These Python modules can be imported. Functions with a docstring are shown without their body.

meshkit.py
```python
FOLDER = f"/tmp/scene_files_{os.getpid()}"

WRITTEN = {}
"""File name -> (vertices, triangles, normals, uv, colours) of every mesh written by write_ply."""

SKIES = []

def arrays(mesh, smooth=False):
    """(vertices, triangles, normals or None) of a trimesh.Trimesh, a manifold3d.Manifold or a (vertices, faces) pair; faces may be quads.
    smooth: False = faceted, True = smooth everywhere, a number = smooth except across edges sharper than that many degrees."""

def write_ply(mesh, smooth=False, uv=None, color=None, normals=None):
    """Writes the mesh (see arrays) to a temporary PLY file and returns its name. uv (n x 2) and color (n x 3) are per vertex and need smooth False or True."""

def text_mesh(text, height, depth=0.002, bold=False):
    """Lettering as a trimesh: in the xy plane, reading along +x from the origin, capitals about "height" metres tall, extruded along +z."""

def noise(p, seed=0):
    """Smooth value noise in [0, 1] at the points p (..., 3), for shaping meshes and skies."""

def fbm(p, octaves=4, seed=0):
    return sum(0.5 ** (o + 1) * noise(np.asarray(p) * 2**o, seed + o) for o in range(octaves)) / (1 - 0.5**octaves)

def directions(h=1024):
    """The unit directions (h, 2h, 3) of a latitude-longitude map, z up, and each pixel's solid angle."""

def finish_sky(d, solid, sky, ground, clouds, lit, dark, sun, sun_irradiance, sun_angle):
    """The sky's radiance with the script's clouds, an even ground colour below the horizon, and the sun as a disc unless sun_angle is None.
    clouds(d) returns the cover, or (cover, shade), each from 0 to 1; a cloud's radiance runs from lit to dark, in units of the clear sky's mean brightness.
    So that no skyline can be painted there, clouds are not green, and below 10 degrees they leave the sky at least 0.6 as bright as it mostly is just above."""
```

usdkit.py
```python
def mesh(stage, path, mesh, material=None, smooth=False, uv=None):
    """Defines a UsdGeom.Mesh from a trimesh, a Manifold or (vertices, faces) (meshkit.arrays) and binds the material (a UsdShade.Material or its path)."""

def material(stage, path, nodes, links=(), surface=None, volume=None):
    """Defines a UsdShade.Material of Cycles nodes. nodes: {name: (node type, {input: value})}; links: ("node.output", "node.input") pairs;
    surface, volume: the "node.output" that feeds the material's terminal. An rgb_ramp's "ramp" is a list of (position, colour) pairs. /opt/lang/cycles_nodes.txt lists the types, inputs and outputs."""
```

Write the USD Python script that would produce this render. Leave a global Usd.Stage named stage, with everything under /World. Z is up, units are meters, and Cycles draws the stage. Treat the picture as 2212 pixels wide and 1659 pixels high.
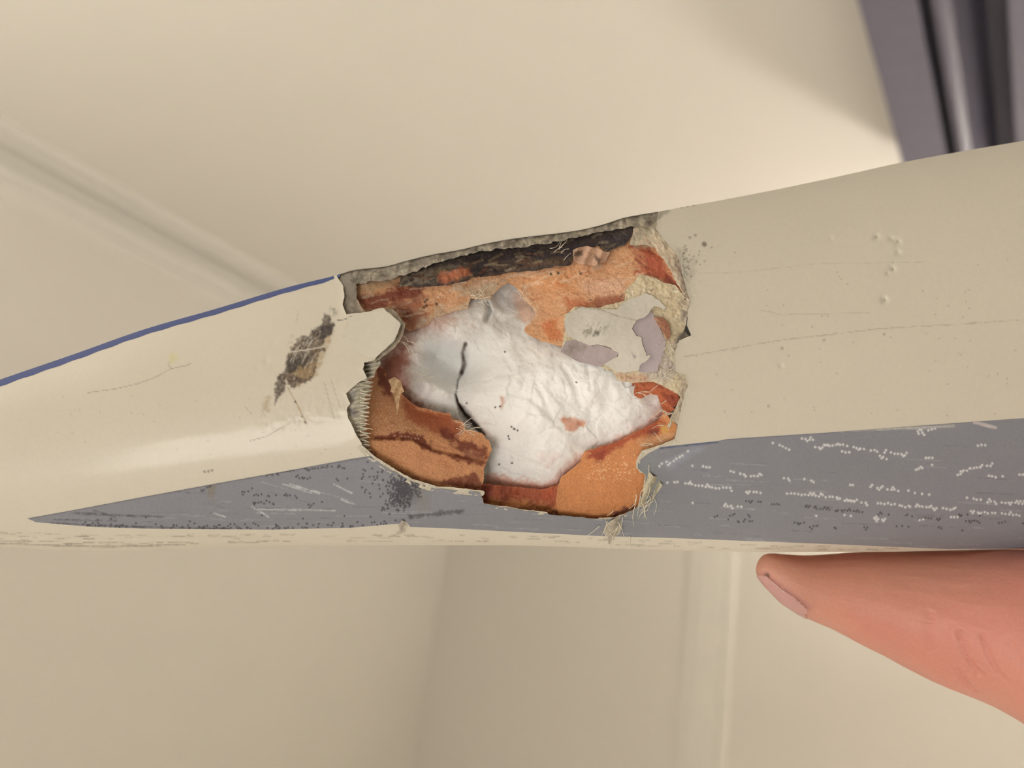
import math, random
import numpy as np, trimesh, shapely, manifold3d
import usdkit, meshkit
from pxr import Usd, UsdGeom, UsdLux, UsdShade, Gf, Sdf, Vt
from scipy.spatial import Delaunay, cKDTree
from scipy.interpolate import RBFInterpolator, PchipInterpolator
from shapely.geometry import Polygon, LineString, MultiPolygon
from shapely.ops import unary_union

random.seed(4)
stage = Usd.Stage.CreateInMemory()
UsdGeom.SetStageUpAxis(stage, UsdGeom.Tokens.z)
UsdGeom.SetStageMetersPerUnit(stage, 1.0)
world = UsdGeom.Xform.Define(stage, '/World')
stage.SetDefaultPrim(world.GetPrim())

# ------------------------------------------------------------------ camera
F, CX, CY = 1800.0, 1106.0, 829.5
M = np.array([[0.8579, 0.4965, 0.1323], [0.0293, -0.3043, 0.9521], [0.5129, -0.813, -0.2756]])
U_, _, V_ = np.linalg.svd(M); M = U_ @ V_                      # camera = M @ world
EYE = np.array([0.0, 0.0, 1.5])
cam = UsdGeom.Camera.Define(stage, '/World/Camera')
HA = 36.0
cam.CreateHorizontalApertureAttr(HA); cam.CreateVerticalApertureAttr(HA * 1659 / 2212)
FL = HA * F / 2212
cam.CreateFocalLengthAttr(FL)
cam.CreateFStopAttr(FL / 2.0); cam.CreateFocusDistanceAttr(0.141)
cam.CreateClippingRangeAttr(Gf.Vec2f(0.01, 100))
EXPOSURE = 0.39
cam.CreateExposureAttr(EXPOSURE)
mt = np.eye(4); mt[:3, :3] = M; mt[3, :3] = EYE
UsdGeom.Xformable(cam).AddTransformOp().Set(Gf.Matrix4d(*mt.ravel().tolist()))

def to_world(c):                                               # camera space (m) -> world
    return np.asarray(c, float) @ M + EYE

CEIL = 2.42
def ray(px, py): return np.array([(px - CX) / F, -(py - CY) / F, -1.0]) @ M
_c = ray(1014, 859); _c = EYE + _c * (CEIL - EYE[2]) / _c[2]
XL, YB = _c[0], _c[1]                                          # left wall x, back wall y
XR, YF = XL + 5.2, YB - 5.6

# ------------------------------------------------------------------ lights
def look_xf(prim, pos, target):
    z = np.array(pos, float) - np.array(target, float); z /= np.linalg.norm(z)
    up = np.array([0, 0, 1.0]) if abs(z[2]) < .95 else np.array([0, 1.0, 0])
    x = np.cross(up, z); x /= np.linalg.norm(x); y = np.cross(z, x)
    m = np.eye(4); m[0, :3] = x; m[1, :3] = y; m[2, :3] = z; m[3, :3] = pos
    UsdGeom.Xformable(prim).AddTransformOp().Set(Gf.Matrix4d(*m.ravel().tolist()))
WARM = (1.0, 0.935, 0.88)
def rect(name, pos, target, w, h, power, color=WARM):
    l = UsdLux.RectLight.Define(stage, '/World/' + name)
    l.CreateWidthAttr(w); l.CreateHeightAttr(h); l.CreateIntensityAttr(power); l.CreateColorAttr(Gf.Vec3f(*color))
    look_xf(l, pos, target); return l
def sphere(name, pos, r, power, color=WARM):
    l = UsdLux.SphereLight.Define(stage, '/World/' + name)
    l.CreateRadiusAttr(r); l.CreateIntensityAttr(power); l.CreateColorAttr(Gf.Vec3f(*color))
    UsdGeom.Xformable(l).AddTranslateOp().Set(Gf.Vec3d(*map(float, pos))); return l
def cam_pos(x, y, z): return to_world([x, y, z])
rect('unseen_front_light', cam_pos(-0.38, -0.30, 1.1), cam_pos(0, 0, -0.13), 0.45, 0.45, 10.5)  # out of view behind the camera, lights the front of the board
rect('unseen_low_light', (0.6, 1.85, 0.7), (0.6, 1.85, 0), 1.0, 1.0, 6.5)  # out of view, aimed at the floor so bounced light reaches board and walls
rect('unseen_up_light', (XL + 0.9, YB - 3.6, 1.7), (XL + 0.9, YB - 3.6, 3.0), 0.4, 0.4, 27)  # out of view behind the camera, brightens the ceiling at left
sphere('unseen_side_light', (XL + 0.55, YB - 4.2, 1.25), 0.2, 17)  # out of view, placed to light the back wall
LAMP = np.array([0.50, 2.55, 1.75])
sphere('unseen_lamp_light', LAMP, 0.10, 160)  # out of view at right, lights the ceiling beside the grey beam
dome = UsdLux.DomeLight.Define(stage, '/World/ambient_sky'); dome.CreateIntensityAttr(0.0)

# ------------------------------------------------------------------ helpers
def lin(c):
    c = np.asarray(c, float) / 255.0
    return np.where(c <= 0.04045, c / 12.92, ((c + 0.055) / 1.055) ** 2.4)
ILLUM = np.array([0.93, 0.85, 0.755])
def A(r, g, b): return np.clip(lin((r, g, b)) / ILLUM, 0.004, 0.93)   # photo colour -> albedo

used = {}
def path_for(name, parent=None):
    base = (str(parent.GetPath()) if parent else '/World') + '/' + name
    n = used.get(base, -1) + 1; used[base] = n
    return base if n == 0 else f'{base}_{n:03d}'
def obj(name, v, f, mat, parent=None, smooth=True, color=None, label=None, kind=None):
    p = path_for(name, parent)
    m = usdkit.mesh(stage, p, (v, f), mat, smooth=smooth)
    if color is not None:
        UsdGeom.PrimvarsAPI(m).CreatePrimvar('paint', Sdf.ValueTypeNames.Color3fArray, 'vertex').Set(Vt.Vec3fArray.FromNumpy(np.asarray(color, np.float32)))
    m.CreateDoubleSidedAttr(True)
    q = m.GetPrim()
    if label: q.SetCustomDataByKey('label', label)
    if kind: q.SetCustomDataByKey('kind', kind)
    return q
def thing(name, label, cat, loc=(0, 0, 0)):
    x = UsdGeom.Xform.Define(stage, path_for(name)); x.AddTranslateOp().Set(Gf.Vec3d(*map(float, loc)))
    q = x.GetPrim(); q.SetCustomDataByKey('label', label); q.SetCustomDataByKey('category', cat)
    return q
def sstep(a, b, x):
    t = np.clip((x - a) / (b - a), 0, 1); return t * t * (3 - 2 * t)
def fbm2(p, scale, oct=4, seed=0):                              # about -1..1 at px coordinates
    q = np.column_stack([p[:, 0] / scale, p[:, 1] / scale, np.full(len(p), seed * 7.31)])
    return (meshkit.fbm(q, oct, seed) - 0.5) * 2

# ------------------------------------------------------------------ materials
UsdGeom.Scope.Define(stage, '/World/Looks')
def paint_mat(name, rough=0.5, bump_scale=2500, bump=0.1, bump_dist=0.0002, sss=0.0, coat=0.0, coat_rough=0.1, mottle=0.08, spec=0.5, sss_r=(1, .6, .4), sss_scale=0.001, transl=0, coat_bump=False):
    nodes = {'a': ('attribute', {'attribute': 'paint'}), 'g': ('geometry', {}),
             'n': ('noise_texture', {'scale': float(bump_scale), 'detail': 4.0, 'roughness': 0.6}),
             'mr': ('map_range', {'from_min': 0.25, 'from_max': 0.75, 'to_min': 1 - mottle, 'to_max': 1 + mottle}),
             'mx': ('mix', {'mix_type': 'multiply', 'fac': 1.0}),
             'b': ('bump', {'strength': float(bump), 'distance': float(bump_dist)}),
             'p': ('principled_bsdf', {'roughness': float(rough), 'specular_ior_level': float(spec), 'subsurface_weight': float(sss), 'subsurface_scale': float(sss_scale), 'subsurface_radius': sss_r, 'coat_weight': float(coat), 'coat_roughness': float(coat_rough)})}
    links = [('g.position', 'n.vector'), ('n.fac', 'mr.value'), ('a.color', 'mx.color1'), ('mr.result', 'mx.color2'), ('mx.color', 'p.base_color'), ('n.fac', 'b.height'), ('b.normal', 'p.normal')]
    if coat_bump: links.append(('b.normal', 'p.coat_normal'))
    return usdkit.material(stage, '/World/Looks/' + name, nodes, links, surface='p.BSDF')
def plain_mat(name, col, rough=0.6, scale=30, bump=0.1, bump_dist=0.002, mottle=0.04, spec=0.4):
    return usdkit.material(stage, '/World/Looks/' + name, {
        'g': ('geometry', {}), 'n': ('noise_texture', {'scale': float(scale), 'detail': 5.0, 'roughness': 0.6}),
        'r': ('rgb_ramp', {'ramp': [(0.25, tuple(np.array(col) * (1 - mottle))), (0.75, tuple(np.minimum(np.array(col) * (1 + mottle), .95)))]}),
        'b': ('bump', {'strength': float(bump), 'distance': float(bump_dist)}),
        'p': ('principled_bsdf', {'roughness': float(rough), 'specular_ior_level': float(spec)})},
        [('g.position', 'n.vector'), ('n.fac', 'r.fac'), ('r.color', 'p.base_color'), ('n.fac', 'b.height'), ('b.normal', 'p.normal')], surface='p.BSDF')
WALL = plain_mat('wall_paint', (0.66, 0.63, 0.565), 0.7, 120, 0.08, 0.0006, 0.02)
CEILM = plain_mat('ceiling_paint', (0.70, 0.67, 0.60), 0.8, 150, 0.08, 0.0006, 0.02)
TRIM = plain_mat('trim_paint', (0.68, 0.655, 0.59), 0.5, 80, 0.03, 0.0005, 0.02)
GREY = plain_mat('grey_trim_paint', (0.145, 0.135, 0.18), 0.55, 60, 0.05, 0.001, 0.06)
FLOOR = plain_mat('unseen_pale_floor', (0.62, 0.59, 0.54), 0.95, 400, 0.4, 0.004, 0.08)  # unseen floor, pale so that it bounces light upward
GEL = paint_mat('gelcoat', rough=0.5, spec=.35, bump_scale=1400, bump=0.06, bump_dist=0.0002, coat=0.22, coat_rough=0.13, mottle=0.025)
FLAKE = paint_mat('matte_skin', rough=0.7, bump_scale=1800, bump=0.15, bump_dist=0.0002, mottle=0.04, spec=.25)
PANEL = paint_mat('grey_panel_paint', rough=0.6, bump_scale=2600, bump=0.25, bump_dist=0.00015, mottle=0.07)
FOAMW = paint_mat('white_foam', rough=0.85, bump_scale=1700, bump=0.3, bump_dist=0.0004, sss=0.4, sss_r=(1, .9, .82), sss_scale=0.0011, mottle=0.03, spec=0.25)
FOAMO = paint_mat('orange_foam', rough=0.55, bump_scale=4200, bump=0.7, bump_dist=0.0003, mottle=0.28, spec=0.45, sss=.15, sss_r=(1, .6, .35), sss_scale=.0006)
GLASS = paint_mat('fibreglass', rough=0.45, bump_scale=2400, bump=0.5, bump_dist=0.0003, sss=0.2, sss_r=(1, .8, .6), mottle=0.12, spec=0.5)
GRIME = paint_mat('grime', rough=0.75, bump_scale=2200, bump=0.6, bump_dist=0.0003, mottle=0.3, spec=0.3)
SKIN = paint_mat('skin', rough=0.5, bump_scale=2000, bump=0.22, bump_dist=0.00025, sss=0.25, sss_r=(1, .35, .2), sss_scale=0.0025, mottle=0.05, spec=0.4)
NAIL = paint_mat('nail', rough=0.3, bump_scale=800, bump=0.05, sss=0.2, mottle=0.03)

# ------------------------------------------------------------------ room
def struct(name, v, f, mat, smooth=False, label=None):
    return obj(name, v, f, mat, None, smooth, None, label, 'structure')
def box(x0, x1, y0, y1, z0, z1):
    b = trimesh.creation.box(extents=(x1 - x0, y1 - y0, z1 - z0)); b.apply_translation(((x0 + x1) / 2, (y0 + y1) / 2, (z0 + z1) / 2))
    return b.vertices, b.faces
T_ = 0.1
struct('floor', *box(XL - T_, XR + T_, YF - T_, YB + T_, -T_, 0), FLOOR, label='unseen floor below the frame, kept pale to bounce light up')
struct('ceiling', *box(XL - T_, XR + T_, YF - T_, YB + T_, CEIL, CEIL + T_), CEILM, label='flat cream painted ceiling above the board')
struct('wall_left', *box(XL - T_, XL, YF - T_, YB + T_, 0, CEIL), WALL, label='cream wall under the moulded cornice')
struct('wall_back', *box(XL, XR, YB, YB + T_, 0, CEIL), WALL, label='cream wall with a vertical moulding below the board')
struct('wall_right', *box(XR, XR + T_, YF - T_, YB + T_, 0, CEIL), WALL)
struct('wall_front', *box(XL, XR, YF - T_, YF, 0, CEIL), WALL)
def sweep(profile, p0, p1, ax_a, ax_b):                        # profile (a, b) closed, swept from p0 to p1
    pr = np.asarray(profile, float); n = len(pr)
    off = pr[:, :1] * np.asarray(ax_a, float) + pr[:, 1:] * np.asarray(ax_b, float)
    v = np.vstack([np.asarray(p0) + off, np.asarray(p1) + off])
    f = []
    for i in range(n):
        j = (i + 1) % n; f += [[i, j, n + j], [i, n + j, n + i]]
    tri = trimesh.creation.triangulate_polygon(Polygon(pr), engine='earcut')
    tv, tf = tri
    if len(tv) == n:
        f += [list(t) for t in tf] + [[n + t[0], n + t[2], n + t[1]] for t in tf]
    m = trimesh.Trimesh(v, np.array(f), process=False); m.fix_normals()
    return m.vertices, m.faces
cove = [(0, 0), (0.128, 0), (0.128, 0.020), (0.112, 0.022), (0.110, 0.010), (0.102, 0.010), (0.100, 0.036), (0.090, 0.036), (0.086, 0.003), (0.036, 0.003), (0.032, 0.050), (0.036, 0.056), (0.036, 0.064), (0.030, 0.070), (0.030, 0.090), (0.012, 0.094), (0.012, 0.106), (0.0, 0.112)]
struct('trim_1', *sweep(cove, (XL, YB, CEIL), (XL, YF, CEIL), (1, 0, 0), (0, 0, -1)), TRIM, label='stepped plaster cornice between ceiling and wall at left')
struct('trim_2', *sweep(cove, (XL, YB, CEIL), (XR, YB, CEIL), (0, -1, 0), (0, 0, -1)), TRIM, label='plaster cornice hidden behind the board')
# vertical cover strip on the back wall
def on_back(px, py):
    r = ray(px, py); return EYE + r * (YB - EYE[1]) / r[1]
s0, s1 = on_back(1488, 1425)[0], on_back(1563, 1425)[0]
w = s1 - s0
g_ = 0.016
strip = [(-0.03, 0), (-0.012, 0.006), (0, 0.006), (g_ * .35, 0.0008), (g_ * .65, 0.0008), (g_, 0.006), (w - g_, 0.006), (w - g_ * .65, 0.0008), (w - g_ * .35, 0.0008), (w, 0.006), (w + 0.012, 0.006), (w + 0.03, 0)]
struct('trim_3', *sweep(strip, (s0, YB, 0), (s0, YB, CEIL), (1, 0, 0), (0, -1, 0)), TRIM, label='narrow vertical moulding on the wall below the board')

# dark grey moulded beam hanging from the ceiling at top right
def on_ceil(px, py):
    r = ray(px, py); return EYE + r * (CEIL - EYE[2]) / r[2]
b0, b1 = on_ceil(1922, -20), on_ceil(2005, 350)
bd = (b1 - b0) / np.linalg.norm(b1 - b0)
bn = np.cross(bd, [0, 0, 1.0]); bn = bn if bn @ ray(2212, 100) > 0 else -bn
BEAM = dict(b0=b0, b1=b1, bd=bd, bn=bn)
BD = 0.20
beam_prof = [(0, 0), (0, BD), (0.058, BD), (0.061, BD - 0.05), (0.070, BD - 0.05), (0.072, BD + 0.004), (0.080, BD + 0.008), (0.090, BD + 0.002), (0.100, BD - 0.03), (0.110, BD - 0.07), (0.118, BD - 0.10), (0.141, BD - 0.10), (0.143, BD - 0.01), (0.40, BD), (0.40, 0)]
struct('trim_4', *sweep(beam_prof, b0 - bd * 1.6, b1, bn, (0, 0, -1)), GREY, label='dark grey moulded frame hanging below the ceiling at top right')
# unseen floor lamp out of frame, its bowl throwing light up onto the ceiling
lamp = thing('unseen_floor_lamp', 'unseen floor lamp with an opaque bowl, out of frame at right, lighting the ceiling', 'lamp', (float(LAMP[0]), float(LAMP[1]), 0.0))
bowl = [(0.012, LAMP[2] - .13), (0.08, LAMP[2] - .115), (0.13, LAMP[2] - .07), (0.16, LAMP[2] + .0), (0.17, LAMP[2] + .03), (0.165, LAMP[2] + .03), (0.153, LAMP[2]), (0.123, LAMP[2] - .066), (0.075, LAMP[2] - .108), (0.0, LAMP[2] - .12), (0.0, LAMP[2] - .13)]
m_ = trimesh.creation.revolve(np.array(bowl[::-1]), sections=40); obj('lamp_shade', m_.vertices, m_.faces, TRIM, lamp, 40)
m_ = trimesh.creation.cylinder(0.012, LAMP[2] - .15, sections=16); m_.apply_translation((0, 0, (LAMP[2] - .15) / 2 + .02)); obj('pole', m_.vertices, m_.faces, GREY, lamp, 40)
m_ = trimesh.creation.revolve(np.array([(0, 0), (0.13, 0), (0.13, .014), (0.12, .022), (0.0, .03)]), sections=40); obj('base', m_.vertices, m_.faces, GREY, lamp, 40)

# ------------------------------------------------------------------ the board
S, D = 0.075, 135.0                                             # mm per px at the board plane, camera distance (mm)
top_pts = [(-900, 1135), (-700, 1075), (-400, 965), (-200, 892), (0, 820), (157, 766), (313, 711), (470, 666), (627, 619), (732, 593), (765, 583), (831, 575.6), (879, 563), (928, 551), (995, 539), (1050, 526), (1101, 516.5), (1142, 511), (1248, 497.5), (1302, 485), (1349, 470), (1374, 465), (1423, 457), (1498, 443), (1550, 434), (1780, 388), (1953, 350), (2212, 304), (2600, 240), (3400, 140), (5000, 60), (9000, 20), (14000, 300), (20000, 700), (26000, 1000)]
bot_pts = [(-900, 1150), (-700, 1160), (-400, 1172), (-200, 1179), (0, 1183), (157, 1190), (313, 1189), (470, 1184), (760, 1178.5), (1076, 1178), (1400, 1187), (1641, 1192), (1882, 1192), (2212, 1185), (2600, 1180), (3400, 1178), (5000, 1178), (9000, 1178), (14000, 1160), (20000, 1120), (26000, 1040)]
TOP = PchipInterpolator(*np.array(top_pts, float).T); BOT = PchipInterpolator(*np.array(bot_pts, float).T)
ang_t = np.array([0, .06, .15, .27, .38, .5, .6, .72, .84, .93, .97, 1.0])
ang_a = np.array([66, 50, 38, 25, 13, 2, -7, -17, -28, -40, -58, -72])
tt = np.linspace(0, 1, 400); slope = np.tan(np.radians(np.interp(tt, ang_t, ang_a)))
prof = np.concatenate([[0], np.cumsum((slope[1:] + slope[:-1]) / 2 * np.diff(tt))]); prof -= prof.max()
dents = [(1893, 512, 7, .35), (1925, 515, 6, .3), (1938, 522, 8, .4), (1940, 545, 6, .3), (1928, 582, 7, .35), (1918, 590, 5, .3), (1910, 648, 7, .45), (1690, 752, 4, .15), (1795, 515, 5, .2), (1752, 493, 4, .15),
         (590, 738, 7, .12), (575, 778, 6, .16), (556, 795, 5, .12), (372, 772, 10, .08), (1687, 790, 5, .2)]
def hsurf(p):                                                   # protrusion towards the camera (mm) at image-plane points of the board
    x, y = p[:, 0], p[:, 1]
    t = np.clip((y - TOP(x)) / np.maximum(BOT(x) - TOP(x), 1), 0, 1)
    h = np.interp(t, tt, prof) * np.maximum(BOT(x) - TOP(x), 1) * S
    return h - np.where(x > -40, 0.0, ((-40 - x) / 900) ** 2 * 60)
def at(p, h):                                                   # px point + protrusion (mm) -> world
    p = np.asarray(p, float); h = np.broadcast_to(np.asarray(h, float), (len(p),))
    d = D - h
    return to_world(np.column_stack([(p[:, 0] - CX) / F * d, -(p[:, 1] - CY) / F * d, -d]) / 1000)

def rag(pts, amp=2.0, step=4.0, seed=0, scale=14.0):
    """Closed outline made ragged: finer points pushed sideways by noise."""
    ring = shapely.segmentize(Polygon(pts).exterior, step)
    c = np.array(ring.coords)[:-1]
    nrm = np.roll(c, -1, 0) - np.roll(c, 1, 0); nrm = np.column_stack([-nrm[:, 1], nrm[:, 0]]); nrm /= np.maximum(np.linalg.norm(nrm, axis=1, keepdims=True), 1e-9)
    o = fbm2(c, scale * 1.5, 4, seed) * amp * 2.0 + fbm2(c, 5.5, 2, seed + 40) * min(amp, 2.2) * .75
    q = Polygon(c + nrm * o[:, None]).buffer(0)
    return max(getattr(q, 'geoms', [q]), key=lambda g: g.area)

def tri_mesh(poly, step):
    """Points and triangles of a polygon (px), dense inside."""
    if isinstance(poly, MultiPolygon): poly = max(poly.geoms, key=lambda g: g.area)
    rings = [np.array(shapely.segmentize(r, step * 0.8).coords)[:-1] for r in [poly.exterior, *poly.interiors]]
    bpts = np.vstack(rings)
    x0, y0, x1, y1 = poly.bounds
    gx, gy = np.meshgrid(np.arange(x0, x1, step), np.arange(y0, y1, step * 0.87))
    gx = gx + (np.arange(gx.shape[0]) % 2)[:, None] * step / 2
    g = np.column_stack([gx.ravel(), gy.ravel()])
    inner = poly.buffer(-step * 0.45)
    g = g[shapely.contains_xy(inner, g[:, 0], g[:, 1])]
    P = np.vstack([bpts, g])
    tri = Delaunay(P).simplices
    c = P[tri].mean(1)
    tri = tri[shapely.contains_xy(poly, c[:, 0], c[:, 1])]
    a, b, d = P[tri[:, 0]], P[tri[:, 1]], P[tri[:, 2]]
    flip = np.cross(b - a, d - a) > 0                           # image y is down: make it face the camera
    tri[flip] = tri[flip][:, [0, 2, 1]]
    return P, tri, rings

def sheet(poly, step, depth, paint, back=0.8, flare=0.0):
    """A piece of the board: the polygon laid depth(p) mm under the rail surface, with an edge wall of `back` mm."""
    P, tri, rings = tri_mesh(poly, step)
    d = depth(P) if callable(depth) else np.full(len(P), float(depth))
    H = hsurf(P) - d
    V = [at(P, H)]; Fc = [tri]; col = [paint(P)]
    n = len(P); s = 0
    for r in rings:
        m = len(r); i = np.arange(m); j = (i + 1) % m
        top = V[0][s:s + m]
        bk = at(P[s:s + m], H[s:s + m] - back)
        V += [top, bk]; col += [col[0][s:s + m], col[0][s:s + m]]
        Fc += [np.column_stack([n + i, n + j, n + m + j]), np.column_stack([n + i, n + m + j, n + m + i])]
        n += 2 * m; s += m
    return np.vstack(V), np.vstack(Fc), np.clip(np.vstack(col), 0.003, 0.93)

_sdc = {}
def sd(geom, p, reach=60.0):                                    # signed distance (px), positive inside; far points are clamped to reach
    key = id(geom)
    if key not in _sdc:
        line = geom if geom.geom_type == 'LineString' else geom.boundary
        q = shapely.get_coordinates(shapely.segmentize(line, 0.8)); shapely.prepare(geom)
        _sdc[key] = (cKDTree(q), geom)
    d = _sdc[key][0].query(p, distance_upper_bound=reach)[0]; d = np.minimum(d, reach)
    if geom.geom_type == 'LineString': return d
    return np.where(shapely.contains_xy(geom, p[:, 0], p[:, 1]), d, -d)
class Paint:
    def __init__(s, base, noise=0.0, nscale=40, seed=1): s.base, s.noise, s.nscale, s.seed, s.ops = np.array(base, float), noise, nscale, seed, []
    def area(s, pts, col, soft=4, rough=4, op=1.0, scale=16, seed=3, patchy=0.0):
        g = Polygon(pts).buffer(0) if not hasattr(pts, 'geom_type') else pts
        s.ops.append(('a', g, np.array(col, float), soft, rough, op, scale, seed, patchy)); return s
    def line(s, pts, col, w=2, op=1.0, rough=0.6, seed=5, patchy=0.3):
        s.ops.append(('l', LineString(pts), np.array(col, float), w, rough, op, 9, seed, patchy)); return s
    def dots(s, pts, col, r=2.5, op=1.0):
        s.ops.append(('d', np.asarray(pts, float), np.array(col, float), r, 0, op, 0, 0, 0)); return s
    def __call__(s, p):
        c = np.repeat(s.base[None], len(p), 0)
        if s.noise: c = c * (1 + s.noise * fbm2(p, s.nscale, 4, s.seed))[:, None]
        for kind, g, col, soft, rough, op, scale, seed, patchy in s.ops:
            if kind == 'd':
                dd, _ = cKDTree(g).query(p); m = 1 - sstep(soft * .55, soft * 1.15, dd); m *= op
            else:
                x0, y0, x1, y1 = g.bounds; pad = abs(soft) + rough * 2 + 6
                near = (p[:, 0] > x0 - pad) & (p[:, 0] < x1 + pad) & (p[:, 1] > y0 - pad) & (p[:, 1] < y1 + pad)
                m = np.zeros(len(p))
                if not near.any(): continue
                q = p[near]; v = sd(g, q, pad)
                if kind == 'l':
                    k2 = v < soft * 1.5 + rough * 1.6; idx = np.where(near)[0][k2]; near = idx; q = q[k2]; v = v[k2]
                    if not len(q): continue
                nz = fbm2(q, scale, 4 if kind == 'a' else 3, seed)
                if kind == 'a': nz = 1.1 * nz + .55 * fbm2(q, 5.5, 3, seed + 20) + .5 * fbm2(q, scale * 2.4, 2, seed + 21)
                if kind == 'a': mm = sstep(-soft - 1.5, soft + 1.5, v + rough * nz * 1.6)
                else: mm = 1 - sstep(soft * .4, soft, v + rough * nz)
                if patchy: mm = mm * np.clip(1 - patchy * (0.5 + 1.6 * fbm2(q, scale * .7, 3, seed + 9)), 0, 1)
                m[near] = mm * op
            c = c * (1 - m[:, None]) + col * m[:, None]
        return c

# ---- colours (photo colours turned into albedo)
WHITE = A(200, 187, 163); CREAM = A(196, 180, 146); EPS = A(238, 229, 214); ORANGE = A(210, 146, 98); PEACH = A(205, 150, 108)
RED = A(140, 62, 38); DRED = A(114, 46, 31); BROWN = A(72, 54, 42); BLACK = A(44, 36, 34); LILAC = A(168, 152, 146); GREYP = A(127, 124, 124)
BLUE = A(52, 68, 116); DIRT = A(118, 106, 88); TAN = A(160, 132, 92)

board = thing('surfboard', 'white surfboard rail with a large broken hole showing orange and white foam', 'surfboard')

# ---- hole outline
hole_pts = [(727, 597), (741, 616), (743, 641), (740, 658), (748, 679), (797, 673), (818, 666), (829, 666), (843, 677), (866, 699), (860, 719), (854, 734), (835, 753), (818, 768), (810, 778), (786, 782), (784, 797), (793, 818), (772, 829), (747, 850), (757, 871), (750, 886), (753, 902), (765, 930), (780, 957), (784, 972), (799, 985), (835, 1010), (869, 1029), (890, 1040), (943, 1056), (995, 1059), (1037, 1063), (1044, 1078), (1045, 1088), (1127, 1102), (1235, 1116), (1304, 1122), (1330, 1119), (1371, 1100), (1378, 1093), (1387, 1066), (1395, 1028), (1376, 1011), (1378, 992), (1389, 976), (1413, 971), (1427, 965), (1457, 952), (1465, 914), (1476, 862), (1486, 830), (1479, 811), (1460, 802), (1457, 770), (1463, 738), (1492, 725), (1484, 702), (1486, 675), (1491, 652), (1478, 609), (1467, 557), (1438, 521), (1417, 496), (1421, 468), (1423, 440), (1300, 440), (1000, 500), (727, 560)]
hole = rag(hole_pts, 1.6, 3.0, 11, 12)
FX0, FX1 = -40, 2250
xs = np.linspace(FX0, FX1, 700)
front_poly = Polygon(np.vstack([np.column_stack([xs, TOP(xs)]), np.column_stack([xs, BOT(xs)])[::-1]]))
ptop = lambda x: TOP(x)
panel_pts = [(59, 1120), (157, 1102.5), (313, 1073), (470, 1044), (627, 1016), (760, 991), (800, 985), (830, 1000), (900, 1020), (1100, 1060), (1300, 1060), (1400, 980), (1427, 966), (1550, 953), (1569, 949), (1660, 943), (1785, 935), (1900, 926), (2050, 915), (2250, 901), (2250, 1186), (2180, 1185), (2050, 1186), (1900, 1180), (1785, 1175), (1600, 1168), (1460, 1162.5), (1298, 1158), (1076, 1147), (960, 1141), (886, 1138), (877, 1126), (862, 1131), (760, 1140), (587, 1144), (313, 1142), (196, 1138), (78, 1128)]
panel_full = Polygon(panel_pts).buffer(0)

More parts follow.
